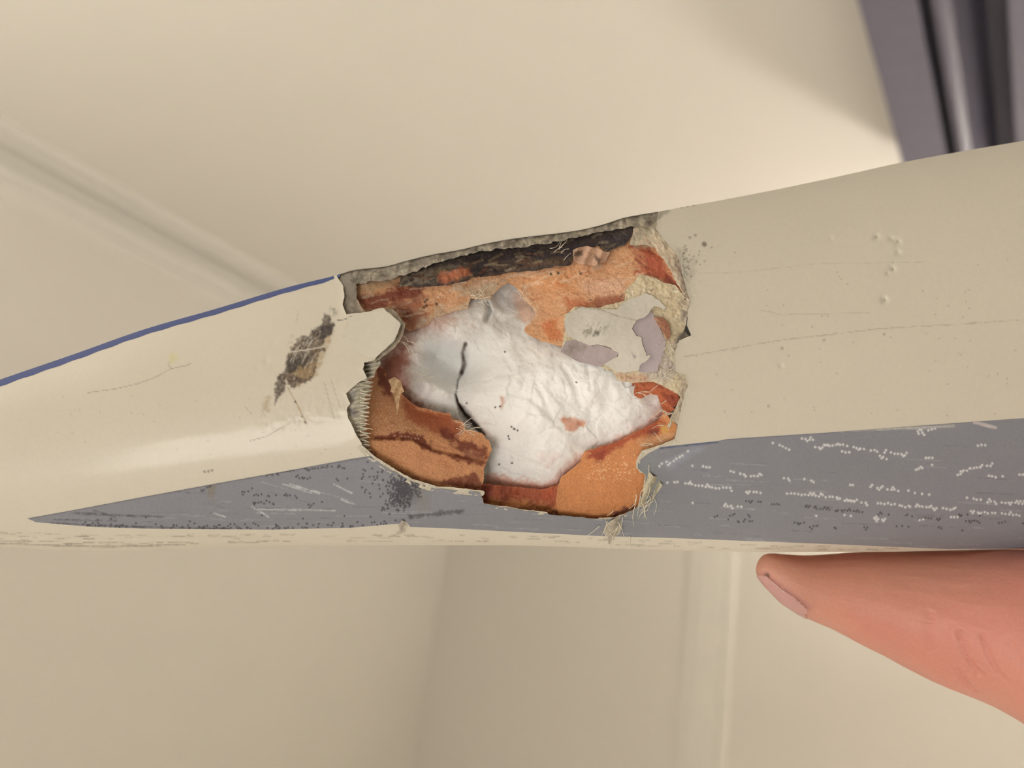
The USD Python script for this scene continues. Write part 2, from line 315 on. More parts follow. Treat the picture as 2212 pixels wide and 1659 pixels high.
# ---- shell
scuff_z = [(880, 210), (940, 230), (960, 290), (1010, 340), (980, 440), (900, 500), (880, 580), (900, 640), (830, 700), (800, 760), (790, 930), (700, 1000), (600, 1050), (500, 1110), (460, 1060), (430, 1000), (415, 1110), (370, 1190), (300, 1290), (290, 1180), (330, 960), (390, 920), (430, 900), (430, 800), (440, 700), (490, 630), (560, 540), (620, 480), (700, 470), (740, 410), (830, 400), (870, 300)]
sz = lambda pts: [(540 + x / 5.53, 640 + y / 5.53) for x, y in pts]
shell_paint = Paint(WHITE, 0.03, 160, 2)
shell_paint.area(sz([(860, 480), (1000, 430), (960, 560), (900, 700), (820, 940), (700, 1020), (560, 1100), (430, 1040), (440, 900), (700, 800)]), TAN, 3, 5, .75, 7, 31, .5)
shell_paint.area(sz(scuff_z), BROWN, 1.5, 3.5, .95, 6, 32, .25)
shell_paint.area(sz([(850, 330), (1000, 340), (970, 450), (880, 520), (760, 470), (740, 420)]), BLACK, 2, 3, .85, 6, 33, .2)
shell_paint.area(sz([(440, 720), (620, 760), (700, 720), (640, 900), (500, 930), (430, 860)]), BLACK, 3, 4, .75, 7, 34, .2)
shell_paint.area(sz([(450, 930), (700, 800), (790, 800), (780, 930), (680, 990), (560, 960)]), TAN, 2, 6, .8, 6, 35, .4)
shell_paint.area(sz([(130, 1300), (240, 1180), (230, 1370), (160, 1370)]), TAN, 3, 4, .6, 6, 36, .4)
shell_paint.area(sz([(960, 130), (1060, 120), (1060, 190), (1000, 240)]), DIRT, 2, 5, .8, 5, 37, .6)
for k in range(46):                                              # hatch strokes through the scuff
    r_ = random.Random(100 + k); x, y = 618 + r_.gauss(32, 22), 760 + r_.gauss(10, 32)
    shell_paint.line([(x, y), (x + r_.uniform(6, 13), y - r_.uniform(18, 32))], WHITE if k % 3 else TAN, 1.2, .45, .5, 50 + k, .4)
shell_paint.line([(625, 761), (660, 756), (700, 749)], WHITE, 2.0, .9)
shell_paint.line([(730, 692), (745, 690), (760, 683)], BLACK, 1.6, .8)
# knocks, cracks and scratches on the white rail
shell_paint.line([(190, 848), (250, 840), (300, 828), (335, 815), (370, 796), (400, 790), (413, 785)], DIRT, 1.6, .55)
shell_paint.line([(365, 780), (364, 790), (372, 797)], DIRT, 1.6, .5)
shell_paint.area([(364, 765), (375, 762), (385, 768), (380, 782), (366, 788)], A(196, 184, 130), 3, 2, .7)
shell_paint.line([(540, 952), (575, 943), (615, 920)], DIRT, 1.6, .8)
shell_paint.line([(622, 838), (640, 870), (662, 915)], TAN, 2.6, .8); shell_paint.dots([(638, 868), (659, 912), (652, 900)], BLACK, 2.4, .9)
for a, b in [((700, 825), (722, 905)), ((715, 820), (735, 880)), ((560, 880), (578, 905)), ((528, 878), (545, 895))]: shell_paint.line([a, b], DIRT, 1.5, .35)
shell_paint.line([(1480, 770), (1560, 757), (1640, 742), (1700, 733), (1780, 724), (1900, 710), (2020, 703), (2120, 697), (2250, 688)], DIRT, 1.9, .42, .7, 7, .8)
shell_paint.line([(1480, 592), (1600, 588), (1760, 570), (2000, 566)], DIRT, 1.8, .22, .7, 8, .8)
shell_paint.line([(1645, 670), (1690, 680), (1760, 678), (1880, 676)], DIRT, 1.6, .3, .7, 8, .6)
shell_paint.dots([(1893, 512), (1939, 522), (1928, 582), (1911, 648), (1690, 752), (1780, 735), (1910, 722), (1660, 877)], DIRT, 4, .45)
shell_paint.area([(1424, 455), (1450, 448), (1440, 462), (1423, 470)], A(120, 108, 88), 2, 3, .6)
shell_paint.dots([(1498, 443), (1485, 445), (1472, 448)], BROWN, 3, .7)
shell_paint.dots([(1521, 527), (1522, 528)], DIRT, 6, .9); shell_paint.dots([(1502, 508), (1490, 513), (1404, 473), (1410, 480)], DIRT, 4, .6)
shell_paint.area([(1468, 540), (1500, 560), (1500, 590), (1490, 640), (1478, 612)], A(150, 138, 116), 8, 8, .55, 9, 41, .6)
rr = random.Random(8)
shell_paint.dots([(1475 + rr.expovariate(1 / 16), rr.uniform(530, 600)) for _ in range(50)], A(92, 84, 70), 2.2, .6)
shell_paint.dots([(450, 1018), (442, 1019), (458, 1016)], BROWN, 3.5, .6)
shell_paint.dots([(rr.uniform(1500, 2200), rr.uniform(560, 900)) for _ in range(60)], A(140, 128, 108), 2.2, .5)
shell_paint.dots([(rr.uniform(60, 760), rr.uniform(850, 990)) for _ in range(30)], A(150, 138, 118), 2.2, .4)
# scuffed lower rim
for k in range(150):
    x = rr.uniform(-30, 2000) if k % 4 else rr.uniform(-30, 600); u = rr.choice([.25, .35, .45, .62, .66, .7])
    lo = float(np.interp(x, [-30, 60, 200, 600, 1100, 1460, 1800, 2050], [1135, 1140, 1144, 1146, 1150, 1164, 1177, 1190])); hi = float(BOT(x))
    y = lo + (hi - lo) * u; L = rr.uniform(6, 34)
    if hi - lo > 8: shell_paint.line([(x, y), (x + L, y + rr.uniform(-1, 1))], A(128, 116, 98), 1.8, rr.uniform(.25, .7), .8, 60 + k, .5)
shell_paint.line([(-40, 1172), (60, 1176), (157, 1180), (250, 1181), (313, 1179), (400, 1176)], A(118, 106, 90), 2.2, .75, .8, 12, .6)
shell_paint.area([(858, 1128), (880, 1126), (876, 1150), (862, 1152)], DIRT, 4, 4, .6)
for x, y in [(1046, 1088)]: pass
def shell_depth(p):
    d = np.zeros(len(p))
    for x, y, r, a in dents: d += a * .75 * np.exp(-((p[:, 0] - x) ** 2 + (p[:, 1] - y) ** 2) / (r * r))
    d += 0.02 * fbm2(p, 60, 3, 21)
    zone = np.exp(-((p[:, 0] - 665) / 110) ** 2) * np.exp(-((p[:, 1] - (895 - (p[:, 0] - 665) * .25)) / 42) ** 2)
    d += zone * 0.06 * fbm2(np.column_stack([p[:, 0] * 1.6, p[:, 1]]), 13, 3, 22) + zone * .035 * fbm2(np.column_stack([p[:, 0] * 3 + p[:, 1] * .8, p[:, 1] * .4]), 14, 2, 23)
    lip = sd(hole, p, 40); d -= 0.25 * np.exp(-np.maximum(-lip, 0) / 9) * (0.6 + 0.6 * fbm2(p, 25, 2, 24))
    rim = np.interp(p[:, 0], [-40, 60, 600, 1100, 1460, 2050, 2250], [1140, 1140, 1146, 1152, 1165, 1191, 1200])
    d += 0.25 * np.exp(-((p[:, 1] - rim - 19) / 3.0) ** 2) * (p[:, 0] < 900)
    return d
shell_poly = front_poly.difference(hole)
shell_poly = max(getattr(shell_poly, 'geoms', [shell_poly]), key=lambda g: g.area)
v1, f1, c1 = sheet(shell_poly, 3.0, shell_depth, shell_paint, back=1.0)
# the rest of the hull: sections beyond the frame, deck and bottom going back
def hull_rows(xcol, inside):
    rows = []
    for x in xcol:
        T0, B0 = float(TOP(x)), float(BOT(x)); th = (B0 - T0) * S
        if inside: pr = [(x, B0, prof[-1] * th), (x, T0, prof[0] * th)]
        else:
            pr = [(x, B0 - (B0 - T0) * 0, prof[-1] * th)] if 0 else []
            pr = [(x, T0 + (B0 - T0) * t, np.interp(t, tt, prof) * th) for t in np.linspace(1, 0, 48)]
        cv = 0.0 if x > -40 else ((-40 - x) / 900) ** 2 * 60
        pr = [(q[0], q[1], q[2] - cv) for q in pr]
        pc = np.array([[(q[0] - CX) / F * (D - q[2]), -(q[1] - CY) / F * (D - q[2]), -(D - q[2])] for q in pr])
        top, bot = pc[-1], pc[0]
        W = float(np.interp(x, [-900, -700, 0, 2200, 9000, 16000, 22000, 26000], [15, 60, 170, 300, 450, 460, 330, 40]))
        cols = [pc]
        for (u, k) in [(.04, .0), (.15, 0), (.4, 0), (.7, 0), (.95, 0)]:
            cols.append([[top[0], top[1] - 0.05 * W * u - .6, top[2] - W * u]])
        mid = (top[1] + bot[1]) / 2
        cols.append([[top[0], mid, top[2] - W]])
        for u in (.95, .7, .4, .15, .04):
            cols.append([[bot[0], bot[1] + 0.05 * W * u + .3, min(bot[2] - W * u, top[2] - .1) if u > .3 else bot[2] - W * u]])
        rows.append(np.vstack(cols))
    return rows
def loft(rows):
    n = len(rows[0]); V = np.vstack(rows); Fc = []
    i = np.arange(n); j = (i + 1) % n
    for r in range(len(rows) - 1):
        a, b = r * n, (r + 1) * n
        Fc += [np.column_stack([a + i, a + j, b + j]), np.column_stack([a + i, b + j, b + i])]
    return V, np.vstack(Fc)
vs, fs, cs, n0 = [v1], [f1], [c1], len(v1)
rows = hull_rows(np.linspace(FX0, FX1, 240), True); n = len(rows[0])
V, Fc = loft(rows); keep = ~np.isin(Fc % n, [0, 1]).all(1) | False
keep = np.array([not (set((t % n).tolist()) <= {0, 1}) for t in Fc])
for V_, F_ in [(V, Fc[keep]), loft(hull_rows(np.linspace(-900, FX0, 36), False)), loft(hull_rows(np.concatenate([np.linspace(FX1, 4400, 36), [5000, 5700, 6500, 7500, 8700, 10000, 13000, 16000, 19000, 22000, 24000, 26000.]]), False))]:
    vs.append(to_world(V_ / 1000)); fs.append(F_ + n0); cs.append(np.repeat(WHITE[None], len(V_), 0)); n0 += len(V_)
obj('shell', np.vstack(vs), np.vstack(fs), GEL, board, True, np.vstack(cs), 'glossy white outer skin with scuffs and scratches')

# ---- blue pinline along the upper edge
px_ = np.linspace(-760, 735, 320)
wid = np.interp(px_, [-760, -40, 0, 157, 400, 627, 700, 735], [6, 15, 14.5, 13.5, 12, 11, 9, 5]) * (1 + .05 * np.sin(px_ / 9))
pin = Polygon(np.vstack([np.column_stack([px_, TOP(px_)]), np.column_stack([px_, TOP(px_) + wid])[::-1]])).buffer(0)
v, f, c = sheet(pin, 3.0, lambda p: np.where(p[:, 0] < -30, -0.16, -0.06), Paint(BLUE, .12, 30, 6), 0.1)
obj('pinline', v, f, PANEL, board, True, c, 'thin blue line along the upper edge')

# ---- grey lower panel with weave wear
z6 = lambda pts: [(1400 + x / 2.076, 860 + y / 2.076) for x, y in pts]
z5 = lambda pts: [(x / 2.553, 560 + y / 2.553) for x, y in pts]
def dot_row(pts, gap, prob, jit, rnd, runs=6):
    L = LineString(pts); out = []; s_ = 0; on = True; left = rnd.randint(2, runs)
    while s_ < L.length:
        if on and rnd.random() < prob:
            q = L.interpolate(s_); out.append((q.x + rnd.gauss(0, jit * .5), q.y + rnd.gauss(0, jit)))
            if rnd.random() < .3: out.append((q.x + gap * .5, q.y + rnd.choice([-1, 1]) * gap * .55))
        left -= 1
        if left <= 0: on = not on if rnd.random() < (1 - prob) * 1.4 else True; left = rnd.randint(2, runs)
        s_ += gap
    return out
rd = random.Random(21)
wd, bd_, wf = [], [], []
W_ = A(205, 198, 190)
for row, pr in [([(560, 200), (600, 215), (640, 235)], .9), ([(690, 182), (740, 188)], .9), ([(735, 222), (870, 212), (960, 226), (1060, 242), (1130, 250), (1210, 265), (1285, 270)], .8), ([(1025, 255), (1075, 275)], .9), ([(870, 240), (930, 250)], .8), ([(1200, 322), (1275, 298)], .7),
                ([(200, 303), (290, 315), (390, 330), (440, 345), (515, 350)], .75), ([(610, 360), (720, 366), (800, 378), (930, 390), (1050, 405), (1120, 412), (1200, 425), (1275, 435)], .65),
                ([(88, 378), (150, 380), (250, 396), (380, 408)], .9), ([(440, 418), (560, 425), (700, 432), (820, 442), (930, 460), (1020, 470), (1190, 485), (1290, 495), (1400, 502), (1530, 515), (1750, 530)], .88), ([(820, 448), (930, 466), (1060, 480), (1190, 492)], .6),
                ([(1388, 345), (1440, 318), (1545, 300)], .9), ([(1400, 330), (1480, 312)], .8), ([(1528, 350), (1580, 350), (1660, 338), (1740, 345)], .6), ([(1430, 448), (1540, 465), (1750, 475)], .85), ([(200, 470), (310, 482), (420, 488), (530, 490)], .6), ([(740, 530), (860, 520), (980, 545), (1130, 540)], .5), ([(1480, 210), (1520, 215)], .8), ([(1210, 150), (1290, 140)], .9), ([(1215, 158), (1280, 152)], .8), ([(90, 300), (130, 270), (200, 220)], .7), ([(40, 310), (150, 250)], .7),
                ([(1000, 540), (1200, 548), (1400, 530)], .4)]:
    wd += dot_row(z6(row), 7.5, pr, 1.1, rd, 7)
for row, pr in [([(440, 460), (620, 480)], .5), ([(540, 470), (630, 482)], .8), ([(705, 490), (790, 497), (880, 503), (965, 512)], .9), ([(1035, 520), (1190, 532)], .9), ([(1215, 540), (1315, 540)], .8), ([(1425, 550), (1560, 555), (1750, 562)], .85), ([(300, 530), (450, 525), (560, 535)], .5), ([(360, 548), (560, 556), (700, 560)], .4), ([(700, 580), (900, 575), (1060, 590)], .4), ([(1100, 575), (1350, 585), (1500, 600)], .4), ([(1380, 520), (1500, 530)], .6)]:
    bd_ += dot_row(z6(row), 6.5, pr, 1.0, rd, 6)
for row, pr in [([(1450, 1190), (1600, 1168), (1760, 1150), (1940, 1142)], .75), ([(1620, 1200), (1720, 1205)], .8), ([(1840, 1215), (1940, 1205)], .6), ([(1400, 1298), (1480, 1298), (1640, 1308)], .7), ([(1395, 1345), (1470, 1340), (1540, 1350)], .9), ([(1700, 1360), (1800, 1330)], .6), ([(1110, 1270), (1160, 1260)], .8), ([(1150, 1170), (1190, 1172)], .9), ([(1400, 1255), (1330, 1290)], .4)]:
    bd_ += dot_row(z5(row), 6, pr, 1.6, rd, 6)
for k in range(620):                                             # speckle cloud of the dark knock
    x, y = rd.gauss(873, 17), rd.gauss(1056, 22)
    if rd.random() < .75: bd_.append((x + (1056 - y) * .25, y))
for k in range(70): bd_.append((rd.uniform(780, 900), rd.gauss(1010 + 15, 22)))
for k in range(120):
    x = rd.uniform(180, 860); bd_.append((x, float(np.interp(x, [180, 313, 587, 760, 860], [1136, 1141, 1143, 1139, 1130])) - rd.expovariate(1 / 5.)))
panel_paint = Paint(GREYP, 0.05, 90, 7)
fine = A(160, 157, 156); dk = A(96, 92, 94)
rf = random.Random(5)
for k in range(150):                                             # fine lengthwise streaks in the worn print
    x = rf.uniform(120, 2200)
    up = float(np.interp(x, [60, 760, 1427, 2212], [1120, 991, 966, 904])); lo = float(np.interp(x, [60, 200, 760, 1076, 1460, 1785, 2212], [1120, 1138, 1140, 1147, 1162, 1175, 1184]))
    u = rf.random() ** .5; y = up + (lo - up) * u; L = rf.uniform(15, 90); sl = .05 if x > 1000 else rf.choice([.02, .28 if u < .6 else .02])
    panel_paint.line([(x, y), (x + L, y + L * sl)], fine if rf.random() < .62 else dk, 1.7, rf.uniform(.25, .65), 1.2, 200 + k, .7)
for pts in [[(300, 1435), (640, 1442)], [(400, 1400), (500, 1405), (900, 1422)], [(280, 1455), (600, 1472), (1000, 1482), (1270, 1487)], [(520, 1385), (640, 1425)]]:
    panel_paint.line(z5(pts), A(70, 66, 70), 3.2, .8, 2.0, 9, .7)
for pts in [[(1560, 1240), (1720, 1290)], [(1600, 1240), (1760, 1290)], [(1840, 1240), (1940, 1290)], [(1420, 1380), (1640, 1382), (1850, 1386)], [(1390, 1365), (1480, 1420)], [(1880, 1325), (1950, 1350)], [(1180, 1400), (1240, 1420)]]:
    panel_paint.line(z5(pts), W_, 2.4, .6, 1.5, 10, .5)
panel_paint.area([(880, 1112), (935, 1107), (1003, 1100), (1000, 1108), (940, 1114), (885, 1120)], A(52, 48, 50), 2, 3, .8, 7, 13, .4)
panel_paint.area([(860, 1030), (900, 1040), (905, 1075), (880, 1100), (850, 1090), (840, 1055)], A(72, 68, 70), 10, 8, .55, 9, 14, .4)
panel_paint.area([(896, 1000), (905, 1020), (930, 1100), (900, 1110)], A(118, 112, 92), 8, 8, .4, 12, 15, .3)
panel_paint.area([(450, 1035), (470, 1042), (460, 1080), (448, 1072)], A(122, 110, 92), 5, 5, .7)
panel_paint.line([(1427, 968), (1480, 962), (1550, 955)], A(60, 70, 105), 3, .8, .8)
panel_paint.line([(800, 987), (700, 1004), (560, 1029), (470, 1045), (313, 1074), (157, 1103), (59, 1120)], A(96, 92, 92), 2.6, .7, 1.0)
panel_paint.line([(1569, 949), (1785, 935), (1900, 926)], A(92, 92, 104), 2.4, .6, 1.0)
panel_paint.area([(1435, 1000), (1500, 965), (1520, 968), (1440, 1020)], A(150, 150, 156), 6, 4, .5)
panel_paint.line([(1800, 930), (1980, 924), (2060, 920)], A(180, 172, 158), 4, .8, 2)
panel_paint.line([(2105, 912), (2150, 924)], A(196, 180, 170), 5, .8, 1)
panel_paint.dots(bd_, A(58, 54, 57), 2.6, .88); panel_paint.dots(wd, W_, 3.2, .9)
panel_paint.area([(1180, 985), (1420, 985), (1420, 1090), (1395, 1130), (1360, 1120)], A(128, 130, 120), 12, 10, .35)
panel = panel_full.difference(hole.buffer(0.5)).intersection(front_poly.buffer(-0.5))
for g in sorted(getattr(panel, 'geoms', [panel]), key=lambda g: -g.area)[:1]:
    v, f, c = sheet(g, 2.3, lambda p: shell_depth(p) - 0.07, panel_paint, 0.1)
    obj('lower_panel', v, f, PANEL, board, True, c, 'grey printed panel with worn white and black dots')

tail = Polygon([(2249, 901), (2700, 880), (3300, 910), (3900, 1010), (4300, 1120), (4000, 1165), (3300, 1172), (2249, 1184)])
v, f, c = sheet(tail, 14, lambda p: np.full(len(p), -0.16), Paint(GREYP, 0.05, 90, 7), 0.2)
obj('lower_panel', v, f, PANEL, board, True, c, 'rest of the grey panel beyond the frame')

# ---- depth fields inside the break
def field(pts, sm=2.0):
    q = np.array(pts, float); r = RBFInterpolator(q[:, :2] / 100, q[:, 2], kernel='linear', smoothing=sm * .02)
    return lambda p: r(p / 100)
eps_f = field([(890, 705, 10), (945, 708, 8.5), (985, 735, 9.5), (915, 745, 13), (940, 770, 22), (975, 775, 22), (992, 805, 20), (950, 800, 19), (895, 790, 12), (925, 825, 9.5), (960, 845, 10), (985, 862, 12), (880, 850, 13), (930, 870, 12), (965, 890, 13), (1020, 760, 13), (1075, 640, 13), (1060, 700, 12), (1100, 690, 13), (1100, 760, 9), (1150, 820, 7), (1200, 860, 6.5), (1280, 880, 6.5), (1350, 880, 6), (1420, 890, 5), (1100, 900, 8), (1030, 850, 9), (1030, 900, 10), (1200, 950, 6.5), (1060, 960, 9), (1150, 1010, 7), (1060, 1035, 7), (1150, 1045, 6.5), (1250, 980, 6.5), (1350, 940, 5.8), (1300, 800, 6.5), (1220, 760, 8), (760, 700, 8), (800, 900, 8), (870, 1010, 9), (1000, 1045, 8), (1200, 1100, 7), (1320, 1100, 7), (1450, 950, 5.5), (1450, 750, 7), (1300, 700, 9), (1200, 650, 12), (1350, 580, 10), (1430, 530, 7), (1000, 600, 11), (850, 620, 9), (1200, 540, 8), (760, 600, 8), (1430, 470, 7)])
core_f = field([(790, 850, 2.0), (795, 940, 2.0), (860, 1005, 2.0), (950, 1040, 2), (1037, 1050, 2.5), (1055, 960, 6), (1030, 930, 7), (980, 900, 8), (930, 880, 9.5), (870, 850, 9), (840, 810, 8), (900, 950, 3.6), (980, 990, 4.2),
                (1380, 1000, 1.8), (1385, 1070, 1.8), (1320, 1115, 1.8), (1240, 1110, 1.8), (1210, 1040, 4.5), (1260, 990, 5), (1340, 950, 4.5), (1420, 910, 4), (1450, 940, 1.8), (1300, 1050, 2.4), (1120, 1095, 1.8), (1120, 1060, 5),
                (770, 620, 1.8), (870, 610, 2.8), (1000, 605, 4), (1200, 575, 4.5), (1360, 520, 2.5), (1430, 520, 1.8), (1470, 610, 1.8), (780, 655, 2.5), (860, 680, 4.5), (900, 690, 7), (960, 670, 8), (1050, 640, 9), (1110, 620, 9), (1170, 660, 8), (1150, 715, 7), (1200, 740, 6), (1220, 690, 4.5), (1300, 650, 4.5), (1380, 590, 3), (1250, 600, 5), (1000, 540, 2), (1150, 515, 2), (1300, 490, 2), (1400, 840, 3.8), (1460, 830, 2), (1400, 780, 4.2), (1330, 815, 5.5)])
flake_f = field([(1220, 700, 2.6), (1260, 735, 3.2), (1330, 800, 3.6), (1380, 770, 2.0), (1430, 660, 1.6), (1340, 660, 2.2), (1300, 720, 2.0), (1250, 775, 4.6), (1460, 720, 1.5), (1470, 640, 1.4), (1400, 600, 1.9), (1350, 640, 2.6), (1450, 800, 1.5), (1480, 830, 1.4), (1400, 820, 2.6), (790, 900, 1.2), (770, 860, .9), (800, 960, 1.3), (850, 720, 2.0)])

# ---- white foam core
eps_poly = hole.buffer(10).intersection(front_poly.buffer(-2)).buffer(0)
eps_poly = eps_poly.intersection(Polygon([(700, 560), (1520, 400), (1520, 1200), (700, 1200)]))
crack1 = LineString([(1006, 742), (1000, 762), (1004, 786), (998, 806), (990, 822), (984, 850), (990, 872), (1004, 893), (1018, 908), (1034, 926), (1046, 938)])
crack2 = LineString([(1052, 655), (1058, 672), (1050, 690)])
gapw = Polygon([(985, 866), (1000, 874), (1014, 890), (1030, 912), (1046, 940), (1030, 936), (1006, 918), (992, 900)])
fiss = [LineString([(1062, 962), (1100, 980), (1150, 1000), (1180, 1015)]), LineString([(1075, 1000), (1110, 1018), (1160, 1030)]), LineString([(1160, 830), (1176, 860), (1190, 900)]), LineString([(1215, 790), (1240, 830), (1256, 880)]), LineString([(1100, 850), (1140, 856), (1180, 890)]), LineString([(1270, 800), (1276, 840)]), LineString([(1090, 770), (1110, 800), (1100, 840)])]
def eps_depth(p):
    d = eps_f(p)
    q = p + 16 * np.column_stack([fbm2(p, 50, 3, 61), fbm2(p, 50, 3, 62)])
    rot = np.column_stack([q[:, 0] * .9 - q[:, 1] * .42, q[:, 0] * .42 + q[:, 1] * .9])
    rid = np.abs(fbm2(np.column_stack([rot[:, 0], rot[:, 1] / 1.8]), 84, 3, 63))
    d = d + 2.6 * (0.3 - np.sqrt(rid * rid + .02)) + 2.0 * fbm2(q, 75, 3, 64) + 0.42 * fbm2(q, 30, 3, 68) + 0.12 * fbm2(p, 9, 2, 65)
    rng = np.random.default_rng(3); pts = np.column_stack([rng.uniform(850, 1460, 260), rng.uniform(620, 1060, 260)])
    dd, ii = cKDTree(pts).query(q, k=1); d = d + (rng.normal(0, .10, 260))[ii] + 0.25 * np.clip(dd / 24, 0, 1) ** 2
    w1 = np.interp(p[:, 1], [742, 760, 790, 808, 830, 862, 880, 905, 925, 940], [2, 5, 4.5, 2, .3, .3, 1.5, 4, 5, 1])
    d = d + 3.2 * (1 - sstep(w1 * .3, w1 + 2.5, sd(crack1, p) + 4.5 * fbm2(p, 12, 3, 66))) + 3.5 * (1 - sstep(1, 8, sd(crack2, p)))
    left = sstep(-6, 10, sd(Polygon([(950, 690), (1000, 742), (1000, 800), (985, 850), (960, 866), (900, 850), (880, 800), (900, 730)]), p)); d = d + 1.2 * left * fbm2(q, 34, 3, 69) + 1.8 * sstep(-3, 6, sd(gapw, p) + 4 * fbm2(p, 12, 3, 70))
    for l in fiss: d = d + .4 * (1 - sstep(0, 10, sd(l, p) + 5 * fbm2(p, 14, 3, 67)))
    fold = Polygon([(1075, 625), (1105, 615), (1135, 645), (1130, 690), (1085, 720), (1050, 690)]); d = d + 2.2 * sstep(-16, 22, sd(fold, p))
    return np.maximum(d, core_f(p) * 0 + 2.6)
eps_paint = Paint(EPS, 0.02, 60, 8)
eps_paint.area([(855, 690), (960, 660), (1000, 690), (905, 735), (880, 800), (885, 850), (950, 890), (930, 900), (830, 850), (820, 780)], A(190, 140, 118), 26, 14, .75, 25, 41)
eps_paint.area([(845, 760), (885, 740), (868, 800), (880, 850), (930, 880), (990, 905), (975, 920), (860, 870), (815, 800)], RED, 14, 12, .75, 20, 42)
eps_paint.area([(1105, 630), (1180, 640), (1215, 745), (1150, 720), (1125, 690), (1110, 660)], A(215, 165, 130), 12, 12, .8, 22, 43)
eps_paint.area([(1055, 1030), (1190, 1040), (1250, 985), (1400, 915), (1440, 860), (1450, 960), (1200, 1080), (1050, 1070)], A(212, 140, 112), 9, 8, .75, 18, 44)
eps_paint.area([(1160, 985), (1195, 985), (1185, 1010)], A(225, 170, 155), 14, 8, .5)
eps_paint.area([(1208, 905), (1216, 898), (1226, 903), (1240, 901), (1268, 912), (1252, 925), (1240, 937), (1222, 930)], A(204, 142, 110), 4, 5, .95, 12, 45, .15)
eps_paint.area([(1080, 856), (1091, 857), (1089, 868), (1083, 882)], A(190, 135, 105), 4, 3, .8)
eps_paint.line(list(crack1.coords)[5:], A(140, 128, 116), 5, .7, 4, 46, .3); eps_paint.line(list(crack1.coords)[:4], A(140, 118, 110), 5, .75, 4, 47, .3)
eps_paint.area(gapw, A(150, 136, 126), 4, 4, .7, 10, 48, .2)
eps_paint.area([(1080, 650), (1104, 614), (1126, 640), (1118, 672), (1092, 690)], A(186, 168, 156), 14, 8, .35, 14, 49)  # foam fold: its soft shade painted into the colour
eps_paint.dots([(1091, 760), (1008, 871), (1080, 878), (1105, 922), (1112, 927), (1118, 930), (1098, 942), (1100, 948), (1078, 1003), (1245, 826), (1110, 926), (1106, 1000), (1070, 880)], A(60, 56, 52), 2.6, .9)
v, f, c = sheet(eps_poly, 2.2, eps_depth, eps_paint, 3)
obj('foam_core', v, f, FOAMW, board, True, c, 'crumbled white inner foam')

# ---- orange foam layer, in the pieces left around the break
def core_depth(off=0.0, n1=0.35, n2=0.12, seed=70):
    return lambda p: np.maximum(core_f(p) + off + n1 * fbm2(p, 30, 4, seed) + n2 * fbm2(p, 7, 2, seed + 1), 0.5)
def core(pts, paint, off=0, amp=2.5, seed=71, label=None, name='orange_foam', n1=.35, n2=.12, back=2.2, mat=None, step=2.2, depth=None):
    g = rag(pts, amp, 3, seed, 16).intersection(front_poly.buffer(-.3))
    if g.geom_type != 'Polygon': g = max(g.geoms, key=lambda q: q.area)
    v, f, c = sheet(g, step, depth or core_depth(off, n1, n2, seed), paint, back)
    return obj(name, v, f, mat or FOAMO, board, True, c, label)
def streaks(P_, zone, n_, cols, ang, seed, lmin=10, lmax=45, wmin=1.5, wmax=4, op=.55):
    r_ = random.Random(seed); g = Polygon(zone).buffer(0); x0, y0, x1, y1 = g.bounds; k = 0
    while k < n_:
        x, y = r_.uniform(x0, x1), r_.uniform(y0, y1)
        if not g.contains(shapely.Point(x, y)): k += .2; continue
        a = math.radians(ang + r_.gauss(0, 12)); L = r_.uniform(lmin, lmax)
        P_.line([(x, y), (x + L * .5 * math.cos(a), y + L * .5 * math.sin(a) + r_.gauss(0, 1.5)), (x + L * math.cos(a), y + L * math.sin(a))], r_.choice(cols), r_.uniform(wmin, wmax), op * r_.uniform(.5, 1.2), 1.6, seed * 3 + int(k), .4); k += 1
DOR_ = A(168, 96, 58)
LW = [(785, 800), (818, 785), (832, 800), (838, 822), (852, 840), (872, 858), (905, 880), (935, 884), (972, 892), (978, 907), (1000, 912), (1006, 926), (1040, 936), (1058, 951), (1063, 972), (1056, 995), (1048, 1012), (1047, 1035), (1038, 1066), (1000, 1064), (940, 1060), (888, 1044), (830, 1012), (780, 970), (768, 900), (775, 840)]
p1 = Paint(ORANGE, 0.10, 26, 9)
p1.area([(780, 820), (830, 820), (860, 870), (930, 930), (900, 945), (800, 930), (785, 880)], A(200, 142, 96), 10, 8, .8, 14, 51)
p1.area([(815, 790), (835, 800), (850, 840), (850, 862), (830, 850), (815, 822)], DRED, 4, 5, .92, 10, 52)
p1.area([(865, 852), (905, 882), (970, 895), (1000, 925), (990, 945), (930, 930), (880, 905)], A(158, 80, 46), 7, 7, .9, 14, 53)
p1.area([(945, 925), (968, 922), (1000, 950), (1050, 968), (1056, 990), (1030, 985), (985, 965), (950, 940)], DRED, 4, 7, .9, 12, 54)
p1.area([(805, 943), (850, 938), (900, 933), (930, 955), (935, 970), (1000, 985), (1045, 1000), (1040, 1008), (960, 985), (920, 970), (890, 952), (830, 950), (808, 949)], A(118, 48, 32), 3, 6, .9, 11, 55)
p1.area([(1000, 970), (1040, 975), (1050, 1000), (1010, 990)], A(150, 90, 66), 7, 6, .7, 12, 56)
p1.area([(945, 1042), (1025, 1022), (1034, 1030), (1040, 1058), (1000, 1052)], DRED, 2, 4, .92, 10, 57, .25)
p1.area([(790, 960), (830, 998), (890, 1026), (940, 1044), (930, 1052), (880, 1036), (815, 1000)], A(120, 60, 44), 4, 4, .75, 12, 58, .3)
rw = random.Random(31)
p1.dots([(780 + i * 7.3 + (j % 2) * 3.6 + rw.gauss(0, .8), 838 + j * 6.4 + i * 1.2 + rw.gauss(0, .8)) for i in range(20) for j in range(15) if rw.random() < .6 and i * 7.3 < 30 + j * 8], A(224, 178, 140), 2.1, .6)
